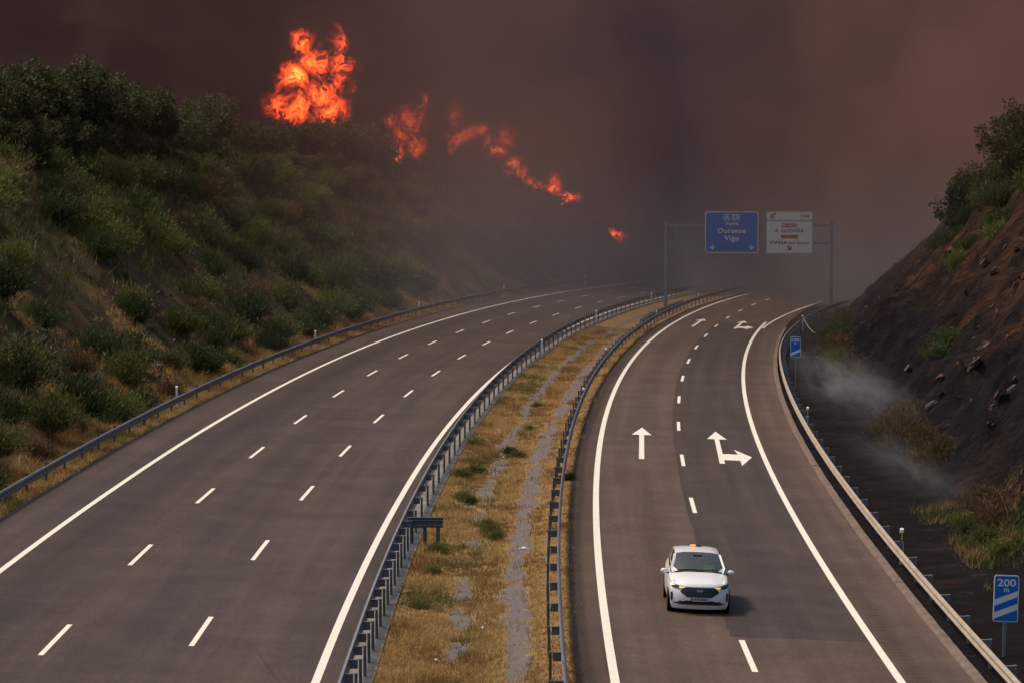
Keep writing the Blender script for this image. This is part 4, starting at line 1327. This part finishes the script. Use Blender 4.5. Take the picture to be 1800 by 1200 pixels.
    # beacon bar
    bb = MB(); bb.prism(rrect(.36, .15, .06, 4), 1.69, 1.715); bo_ = bb.build('beacon_bar', M['alloy'], root); bo_.location = (0, 3.35, -.035)
    bb = MB(); bb.prism(rrect(.17, .12, .05, 4), 1.715, 1.752); bl = bb.build('beacon_lens', M['beacon'], bo_); bl.location = (-.085, 0, 0)
    bb = MB(); bb.prism(rrect(.16, .12, .05, 4), 1.715, 1.75); bl = bb.build('beacon_cover', M['lens_dark'], bo_); bl.location = (.09, 0, 0)
    # wheels
    for sg in (1, -1):
        for yy in (.86, 3.58):
            w = MB(); ring = []
            prof = [(.19, -.10), (.28, -.115), (.335, -.10), (.345, -.06), (.345, .06), (.335, .10), (.28, .115), (.19, .10)]
            N = 28
            for a in np.linspace(0, 2 * math.pi, N, endpoint=False):
                for rr_, xx in prof: w.v.append((xx, rr_ * math.cos(a), rr_ * math.sin(a)))
            K = len(prof)
            for i in range(N):
                for k in range(K): w.f.append((i * K + k, i * K + (k + 1) % K, ((i + 1) % N) * K + (k + 1) % K, ((i + 1) % N) * K + k))
            wr = empty('wheel', (sg * .78, yy, .335)); wr.parent = root
            w.build('tyre', M['tyre'], wr, 40)
            rim = MB(); rim.tube([(sg * .085, 0, 0), (sg * .10, 0, 0)], .06, 12)
            for q in range(5):
                a = q * 2 * math.pi / 5
                rim.box((sg * .085, .13 * math.cos(a), .13 * math.sin(a)), (.03, .05, .19), Matrix.Rotation(a - math.pi / 2, 3, 'X'))
            rim.tube([(sg * -.05, 0, 0), (sg * .05, 0, 0)], .19, 20)
            rim.build('rim', M['alloy'], wr, 40)
    # dark underside, arches, cabin
    mb = MB(); mb.box((0, 2.3, .235), (1.5, 3.9, .09)); mb.build('underbody', M['car_black'], root)
    for sg in (1, -1):
        for yy in (.86, 3.58):
            mb = MB(); N = 14
            pts = [(sg * .903, yy + .42 * math.cos(a), .32 + .42 * math.sin(a)) for a in np.linspace(-.25, math.pi + .25, N)]
            pin = [(sg * .908, yy + .36 * math.cos(a), .32 + .36 * math.sin(a)) for a in np.linspace(-.25, math.pi + .25, N)]
            mb.add(pts + pin, [(i, i + 1, N + i + 1, N + i) for i in range(N - 1)]); mb.build('wheel_arch', M['car_black'], root)
            mb = MB(); c = [(sg * .904, yy, .34)]
            ring = [(sg * .9045, yy + .365 * math.cos(a), .32 + .365 * math.sin(a)) for a in np.linspace(0, 2 * math.pi, 20, endpoint=False)]
            mb.add(c + ring, [(0, i + 1, (i + 1) % 20 + 1) for i in range(20)]); mb.build('wheel_well', M['car_black'], root)
    mb = MB(); mb.add([(-.78, 1.45, 1.08), (.78, 1.45, 1.08), (.78, 2.05, 1.06), (-.78, 2.05, 1.06), (-.78, 2.05, .6), (.78, 2.05, .6)], [(0, 1, 2, 3), (3, 2, 5, 4)])
    mb.box((0, 3.0, .55), (1.6, 2.8, .06)); mb.box((0, 3.9, .85), (1.5, .12, .6)); mb.build('dashboard', M['interior'], root)
    for x in (-.38, .38):
        st = MB(); st.box((x, 2.62, .72), (.50, .52, .20)); st.box((x, 2.92, 1.02), (.48, .14, .62), Matrix.Rotation(R(-14), 3, 'X')); st.box((x, 3.02, 1.42), (.26, .09, .18), Matrix.Rotation(R(-8), 3, 'X'))
        st.build('seat', M['interior'], root)
    mb = MB()
    cpt = Vector((.38, 2.06, 1.06)); N = 18; tl_ = R(25)
    mb.tube([cpt + Vector((.185 * math.cos(a), .185 * math.sin(a) * math.sin(tl_), .185 * math.sin(a) * math.cos(tl_))) for a in np.linspace(0, 2 * math.pi, N + 1)], .018, 6)
    mb.tube([cpt + Vector((-.18, 0, 0)), cpt + Vector((.18, 0, 0))], .02, 5)
    mb.build('steering_wheel', M['interior'], root)
    # the driver, seated, both hands on the wheel
    me = bpy.data.meshes.new('body')
    J = [(0, 0, 0, .15), (0, .02, .16, .14), (0, .05, .34, .155), (0, .05, .47, .10), (0, .035, .55, .055), (0, .0, .66, .085), (0, -.005, .74, .095), (0, .01, .80, .06),
         (.19, .03, .44, .07), (.27, -.12, .24, .05), (.19, -.44, .28, .037), (.165, -.53, .32, .03),
         (-.19, .03, .44, .07), (-.27, -.12, .24, .05), (-.19, -.44, .28, .037), (-.165, -.53, .32, .03),
         (.11, -.05, -.01, .10), (.14, -.45, .03, .075), (.14, -.62, -.33, .05), (.14, -.76, -.36, .04),
         (-.11, -.05, -.01, .10), (-.14, -.45, .03, .075), (-.14, -.62, -.33, .05), (-.14, -.76, -.36, .04)]
    E_ = [(0, 1), (1, 2), (2, 3), (3, 4), (4, 5), (5, 6), (6, 7), (3, 8), (8, 9), (9, 10), (10, 11), (3, 12), (12, 13), (13, 14), (14, 15), (0, 16), (16, 17), (17, 18), (18, 19), (0, 20), (20, 21), (21, 22), (22, 23)]
    # short fingers closed round the rim
    for hb, sx in ((11, 1), (15, -1)):
        for k, dx in enumerate((-.03, -.01, .01, .03)):
            b = J[hb]; n0 = len(J)
            J.append((b[0] + dx, b[1] - .035, b[2] + .035, .011)); J.append((b[0] + dx, b[1] - .05, b[2] + .0, .010)); E_ += [(hb, n0), (n0, n0 + 1)]
        n0 = len(J); J.append((J[hb][0] - sx * .045, J[hb][1] - .005, J[hb][2] + .03, .012)); E_.append((hb, n0))
    me.from_pydata([j[:3] for j in J], E_, [])
    tmp = bpy.data.objects.new('tmp', me); COL.objects.link(tmp)
    md = tmp.modifiers.new('skin', 'SKIN'); sub = tmp.modifiers.new('sub', 'SUBSURF'); sub.levels = 1; sub.render_levels = 1
    for i, sv in enumerate(me.skin_vertices[0].data):
        sv.radius = (J[i][3], J[i][3] * .85); sv.use_root = (i == 0)
    dg = bpy.context.evaluated_depsgraph_get()
    bm_ = bpy.data.meshes.new_from_object(tmp.evaluated_get(dg)); bpy.data.objects.remove(tmp)
    m1 = plain('driver_skin_and_clothes', (.20, .13, .10), .8); m2 = plain('dark_trousers', (.02, .025, .04), .9)
    bm_.materials.clear(); bm_.materials.append(m1); bm_.materials.append(m2)
    for p in bm_.polygons:
        p.use_smooth = True
        c = p.center
        if c.z < .56 and not (c.y < -.38 and c.z > .2): p.material_index = 1
    pr = empty('person', label='driver in a yellow green high visibility vest holding the steering wheel', cat='person')
    loc = MX @ Vector((.38, 2.66, .715)); pr.matrix_world = Matrix.Translation(loc - MX.translation) @ MX
    bm_.name = 'body'; link(bpy.data.objects.new('body', bm_), pr)
    M['vest'] = plain('high_visibility_vest', (.50, .85, .05), .7, 0, .1, 6)
    v = MB(); rings = [(-.02, .20, .165), (.12, .195, .16), (.28, .215, .175), (.40, .225, .15), (.475, .17, .105)]
    for z, a, b in rings:
        for t_ in np.linspace(0, 2 * math.pi, 16, endpoint=False): v.v.append((a * math.cos(t_), .04 + b * math.sin(t_), z))
    for k in range(4):
        for i in range(16): v.f.append((k * 16 + i, k * 16 + (i + 1) % 16, (k + 1) * 16 + (i + 1) % 16, (k + 1) * 16 + i))
    v.build('vest', M['vest'], pr, 60)
    hr = MB()
    for j, (z, a) in enumerate(((.70, .108), (.76, .108), (.81, .085), (.845, .04))):
        for t_ in np.linspace(0, 2 * math.pi, 12, endpoint=False): hr.v.append((a * math.cos(t_) * .9, .02 + a * math.sin(t_), z))
    for k in range(3):
        for i in range(12): hr.f.append((k * 12 + i, k * 12 + (i + 1) % 12, (k + 1) * 12 + (i + 1) % 12, (k + 1) * 12 + i))
    hr.f.append(tuple(range(36, 48))); hr.build('hair', M['char'], pr, 60)
car()

# ------------------------------------------------------------------ fire on the ridge: glowing gas volumes inside flame-shaped shells
def flame_mat(name, blobs, strength, nscale, seed, hot=1.0, cut=.40):
    """blobs: (x, z, rx, rz, weight) in the flame's own metres"""
    m, nt, out = mat_new(name); t = NT(nt)
    o = t.obj()
    sq = (1, .25, .75)
    def warp(vec, scale, amp, sd):
        nz = t.n('ShaderNodeTexNoise'); nz.inputs['Scale'].default_value = scale; nz.inputs['Detail'].default_value = 2
        t.l(t.mapping(vec, sq, loc=(sd, sd * 2, 0)), nz.inputs['Vector'])
        sub = t.n('ShaderNodeVectorMath', operation='SUBTRACT'); t.l(nz.outputs['Color'], sub.inputs[0]); sub.inputs[1].default_value = (.5, .5, .5)
        scl = t.n('ShaderNodeVectorMath', operation='SCALE'); t.l(sub.outputs[0], scl.inputs[0]); scl.inputs['Scale'].default_value = amp
        add = t.n('ShaderNodeVectorMath', operation='ADD'); t.l(vec, add.inputs[0]); t.l(scl.outputs[0], add.inputs[1])
        return add.outputs[0]
    w = warp(warp(warp(o, .30, 3.2, seed), .95, 1.5, seed + 5), 3.0, .42, seed + 9)
    mask = None
    for x, z, rx, rz, wt in blobs:
        mp = t.mapping(w, (1 / rx, 1 / 1.3, 1 / rz), loc=(-x / rx, 0, -z / rz))
        ln = t.n('ShaderNodeVectorMath', operation='LENGTH'); t.l(mp, ln.inputs[0])
        b = t.maprange(ln.outputs['Value'], 1.3, .0, 0, wt)
        mask = b if mask is None else t.math('MAXIMUM', mask, b)
    f1 = t.noise(t.mapping(w, sq, loc=(seed * 3, 0, seed)), nscale * 2.6, 5, .70, .5)
    ridg = t.math('SUBTRACT', 1.0, t.math('ABSOLUTE', t.math('MULTIPLY', t.math('SUBTRACT', f1, .5), 6.0)), clamp=True)
    f2 = t.noise(t.mapping(w, sq, loc=(seed, 4, seed * 2)), nscale * 6.0, 3, .65, .3)
    tex = t.math('ADD', t.math('ADD', t.math('MULTIPLY', ridg, .62), t.maprange(f1, .40, .72, 0, .45)), t.maprange(f2, .3, .7, -.16, .2))
    val = t.math('SUBTRACT', tex, t.math('MULTIPLY_ADD', mask, -.95, 1.06))
    val = t.maprange(val, -.04, .95)
    col = t.ramp(val, [(0, (.85, .035, .010)), (.4, (1.0, .078, .012)), (.72, (1.0, .165, .018)), (1.0, (1.0, .42, .06))])
    em = t.n('ShaderNodeEmission'); t.l(col, em.inputs['Color'])
    pw = t.math('POWER', val, 1.9)
    t.l(t.math('MULTIPLY', pw, strength), em.inputs['Strength'])
    t.l(em.outputs[0], out.inputs['Volume'])
    m.cycles.volume_step_rate = FLAME_STEP
    return m
FLAME_STEP = .35
def flames(px, py, Y, blobs_px, label, strength, seed, nscale=.55, cut=.4):
    """blobs_px: (px, py, rx, ry, weight) in photograph pixels, turned into metres at the fire's distance"""
    k = Y / FPX
    x0 = from_px(px, Y); zc = CAMZ - (py - 330) * k
    blobs = [((bx - px) * k, -(by - py) * k, rx * k, ry * k, w) for bx, by, rx, ry, w in blobs_px]
    mb = bmesh.new()
    for x, z, rx, rz, w in blobs:
        M4 = Matrix.Translation((x, 0, z)) @ Matrix.Diagonal((rx * 1.35 + .9, 1.9, rz * 1.35 + .9, 1))
        bmesh.ops.create_icosphere(mb, subdivisions=2, radius=1.0, matrix=M4)
    me = bpy.data.meshes.new('flames'); mb.to_mesh(me); mb.free()
    tmp = bpy.data.objects.new('tmp', me); COL.objects.link(tmp)
    md = tmp.modifiers.new('r', 'REMESH'); md.mode = 'VOXEL'; md.voxel_size = .45
    dg = bpy.context.evaluated_depsgraph_get()
    m2 = bpy.data.meshes.new_from_object(tmp.evaluated_get(dg)); bpy.data.objects.remove(tmp)
    m2.materials.clear(); m2.materials.append(flame_mat('flame_gas', blobs, strength, nscale, seed, cut=cut)); m2.name = 'flames'
    o = link(bpy.data.objects.new('flames', m2)); o.location = (x0, Y, zc)
    return tag(o, label, 'fire', 'flames along the burning ridge')
def fireY(px, d): return ridge_y(px) + d
flames(548, 140, fireY(548, 20), [(520, 140, 34, 38, 1.35), (556, 112, 38, 44, 1.12), (535, 80, 32, 32, 1.1), (592, 76, 26, 34, .95), (600, 115, 36, 32, 1.0), (560, 165, 60, 34, 1.1), (490, 184, 32, 38, 1.05), (525, 196, 58, 32, 1.15), (585, 192, 40, 38, 1.05), (598, 148, 30, 30, 1.0)],
       'tallest orange flames billowing above the oak wood on the ridge', 7.0, 1.0, .62)
flames(718, 235, fireY(718, 14), [(700, 272, 26, 26, 1.3), (735, 255, 28, 42, 1.05), (722, 212, 40, 36, 1.0), (686, 215, 26, 32, .95), (744, 178, 20, 36, .9), (705, 240, 38, 34, 1.0)],
       'red flames climbing through bare trunks on the crest after the oak wood', 2.3, 4.0, .7, .42)
flames(822, 240, fireY(822, 16), [(815, 240, 42, 26, 1.1), (842, 236, 30, 30, 1.05), (803, 205, 18, 44, .85), (800, 258, 20, 22, .95)],
       'low red flames behind the rounded tree silhouette on the crest', 2.4, 7.0, .75)
flames(888, 280, fireY(888, 14), [(876, 266, 22, 20, 1.2), (895, 290, 28, 30, 1.2), (886, 242, 26, 40, .85), (908, 300, 20, 20, 1.05), (860, 250, 22, 22, .9)],
       'bright small flames where the burning crest drops away', 3.4, 9.0, .8)
flames(930, 318, fireY(930, 12), [(925, 312, 20, 26, .95), (940, 330, 22, 18, 1.0), (915, 305, 16, 18, .9)],
       'dull red fire on the crest just below the bright small flames', 5.0, 21.0, .8)
flames(978, 352, fireY(978, 12), [(955, 340, 28, 32, .95), (995, 348, 28, 20, 1.15), (975, 325, 26, 28, .85), (1002, 380, 26, 15, 1.25), (965, 370, 30, 15, .95)],
       'faint red flames along the descending end of the ridge', 20.0, 12.0, .7)
flames(1055, 414, fireY(1055, -10), [(1045, 415, 26, 17, 1.25), (1080, 411, 36, 12, .95)],
       'small red glow of fire low in the smoke near the road', 22.0, 15.0, .7)
# charred bare trees standing in the second blaze
def burnt_tree(px, Y, h, label, seed):
    x = from_px(px, Y); z = land(x, Y); g = random.Random(seed)
    root = empty('burnt_tree', (x, Y, z - .1), 0, label, 'tree', 'charred trees in the blaze')
    mb = MB(); mb.tube([(0, 0, -.3), (.1, 0, h * .5), (.0, 0, h)], [.14, .1, .03], 6); mb.build('trunk', M['char'], root)
    for i in range(14):
        zz = h * g.uniform(.3, .95); a = g.uniform(0, 6.28); l = g.uniform(.5, 1.5)
        b = Vector((.05, 0, zz)); e = b + Vector((math.cos(a) * l, math.sin(a) * l, l * g.uniform(.4, 1.0)))
        mb = MB(); mb.tube([b, (b + e) / 2 + Vector((0, 0, .12)), e], [.04, .028, .01], 4); mb.build('branch', M['char'], root)
for i, (px, d, h) in enumerate(((700, 12, 5.0), (722, 12, 6.0), (742, 11, 5.2))):
    burnt_tree(px, fireY(px, d), h, 'bare charred tree standing against the red flames on the crest', 60 + i)

# ------------------------------------------------------------------ smoke
def smoke_mat():
    m, nt, out = mat_new('wildfire_smoke'); t = NT(nt)
    pos = t.pos(); xyz = t.sep(pos)
    big = t.noise(t.mapping(pos, (.016, .010, .022), loc=(3.1, 1.0, .4)), 1.0, 3, .5, .4)
    mid = t.noise(t.mapping(pos, (.05, .03, .06), loc=(0, 0, 2.0)), 1.0, 4, .6, .3)
    # the thick front stands behind the burning ridge on the left and right behind the gantry over the road
    wx = t.maprange(xyz[0], -40, 60)
    front = t.math('MULTIPLY', t.ramp(wx, [((x + 40) / 100, y / 500.) for x, y in ((-40, 340), (-18, 362), (-6, 412), (4, 440), (11, 415), (19, 318), (27, 296), (33, 250), (40, 226), (60, 208))]), 500.0)
    front = t.math('ADD', front, t.maprange(mid, .3, .7, 16, -22))
    rel = t.math('SUBTRACT', xyz[1], front)
    wall = t.maprange(rel, 0, 36, 0, SMOKE_WALL, True)
    thin = t.maprange(t.math('ADD', xyz[1], t.maprange(mid, .3, .7, -30, 30)), 165, 285, 0, SMOKE_THIN, True)
    thin = t.math('MULTIPLY', thin, t.ramp(t.maprange(xyz[0], -40, 40), [((x + 40) / 80, v) for x, v in ((-40, .10), (-24, .12), (-14, .30), (-4, .66), (6, .72), (16, .38), (40, .42))]))
    thin = t.math('MULTIPLY', thin, 2.0)
    dens = t.math('MULTIPLY', t.math('ADD', wall, thin), t.maprange(big, .3, .7, .6, 1.4))
    fx = t.ramp(t.maprange(xyz[0], -60, 80), [((x + 60) / 140, v) for x, v in ((-60, .60), (-25, .60), (-8, .44), (15, .40), (32, .56), (55, .74), (80, .76))])
    fin = t.noise(t.mapping(pos, (.11, .05, .13), rot=(0, .5, 0), loc=(9, 3, 1)), 1.0, 4, .6, .8)
    big = t.math('ADD', big, t.maprange(fin, .3, .7, -.10, .10))
    k = t.math('ADD', t.math('ADD', big, t.math('MULTIPLY', t.math('SUBTRACT', mid, .5), 1.0)), t.math('SUBTRACT', fx, .5))
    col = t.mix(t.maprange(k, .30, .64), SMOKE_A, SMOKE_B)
    col = t.mix(t.math('MULTIPLY', t.maprange(xyz[2], 17, 2, 0, 1, True), t.maprange(mid, .3, .6, .5, 1.0)), col, SMOKE_C)  # lower smoke greyer and paler: light near the ground painted into its colour
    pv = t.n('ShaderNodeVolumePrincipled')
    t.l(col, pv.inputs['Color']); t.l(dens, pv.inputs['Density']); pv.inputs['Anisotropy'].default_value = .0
    pv.inputs['Absorption Color'].default_value = (0, 0, 0, 1)
    t.l(pv.outputs[0], out.inputs['Volume'])
    m.cycles.volume_step_rate = SMOKE_STEP
    return m
SMOKE_STEP = .7
SMOKE_WALL = .085
SMOKE_THIN = .0050
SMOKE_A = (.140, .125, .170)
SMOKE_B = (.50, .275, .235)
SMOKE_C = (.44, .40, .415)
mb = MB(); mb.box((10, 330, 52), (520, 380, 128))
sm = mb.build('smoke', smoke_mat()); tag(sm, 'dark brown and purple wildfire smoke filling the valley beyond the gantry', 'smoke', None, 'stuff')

# pale wisps drifting off the smouldering verge
def wisp(s, o, size, label, dens, seed):
    m, nt, out = mat_new('smoke_wisp'); t = NT(nt)
    ob = t.obj()
    n1 = t.noise(t.mapping(ob, (1.1, .10, 1.2), rot=(0, 0, .06), loc=(seed, 0, 0)), 1.0, 6, .62, .9)
    ln = t.n('ShaderNodeVectorMath', operation='LENGTH'); t.l(t.mapping(ob, (2 / size[0], 2 / size[1], 2 / size[2])), ln.inputs[0])
    fall = t.maprange(ln.outputs['Value'], 1.0, .15, 0, 1, True)
    d = t.math('MULTIPLY', t.math('MULTIPLY', fall, t.maprange(n1, .42, .72)), dens)
    pv = t.n('ShaderNodeVolumePrincipled'); pv.inputs['Color'].default_value = (.78, .79, .86, 1); t.l(d, pv.inputs['Density'])
    t.l(pv.outputs[0], out.inputs['Volume']); m.cycles.volume_step_rate = .4
    bm = bmesh.new(); bmesh.ops.create_icosphere(bm, subdivisions=2, radius=.53)
    for v in bm.verts: v.co = Vector((v.co.x * size[0], v.co.y * size[1], v.co.z * size[2]))
    me = bpy.data.meshes.new('smoke_wisp'); bm.to_mesh(me); bm.free(); me.materials.append(m)
    ob_ = link(bpy.data.objects.new('smoke_wisp', me)); ob_.location = P(s, o, size[2] * .30); ob_.rotation_euler = (0, 0, -heading(s) + .05)
    return tag(ob_, label, 'smoke', None, 'stuff')
wisp(84, 8.6, (5.5, 70, 3.6), 'pale smoke wisp drifting along the burnt verge beside the guardrail', .044, 2.0)
wisp(46, 8.8, (4.0, 40, 2.2), 'thin smoke wisp over the charred ground near the scorched brush', .040, 5.0)
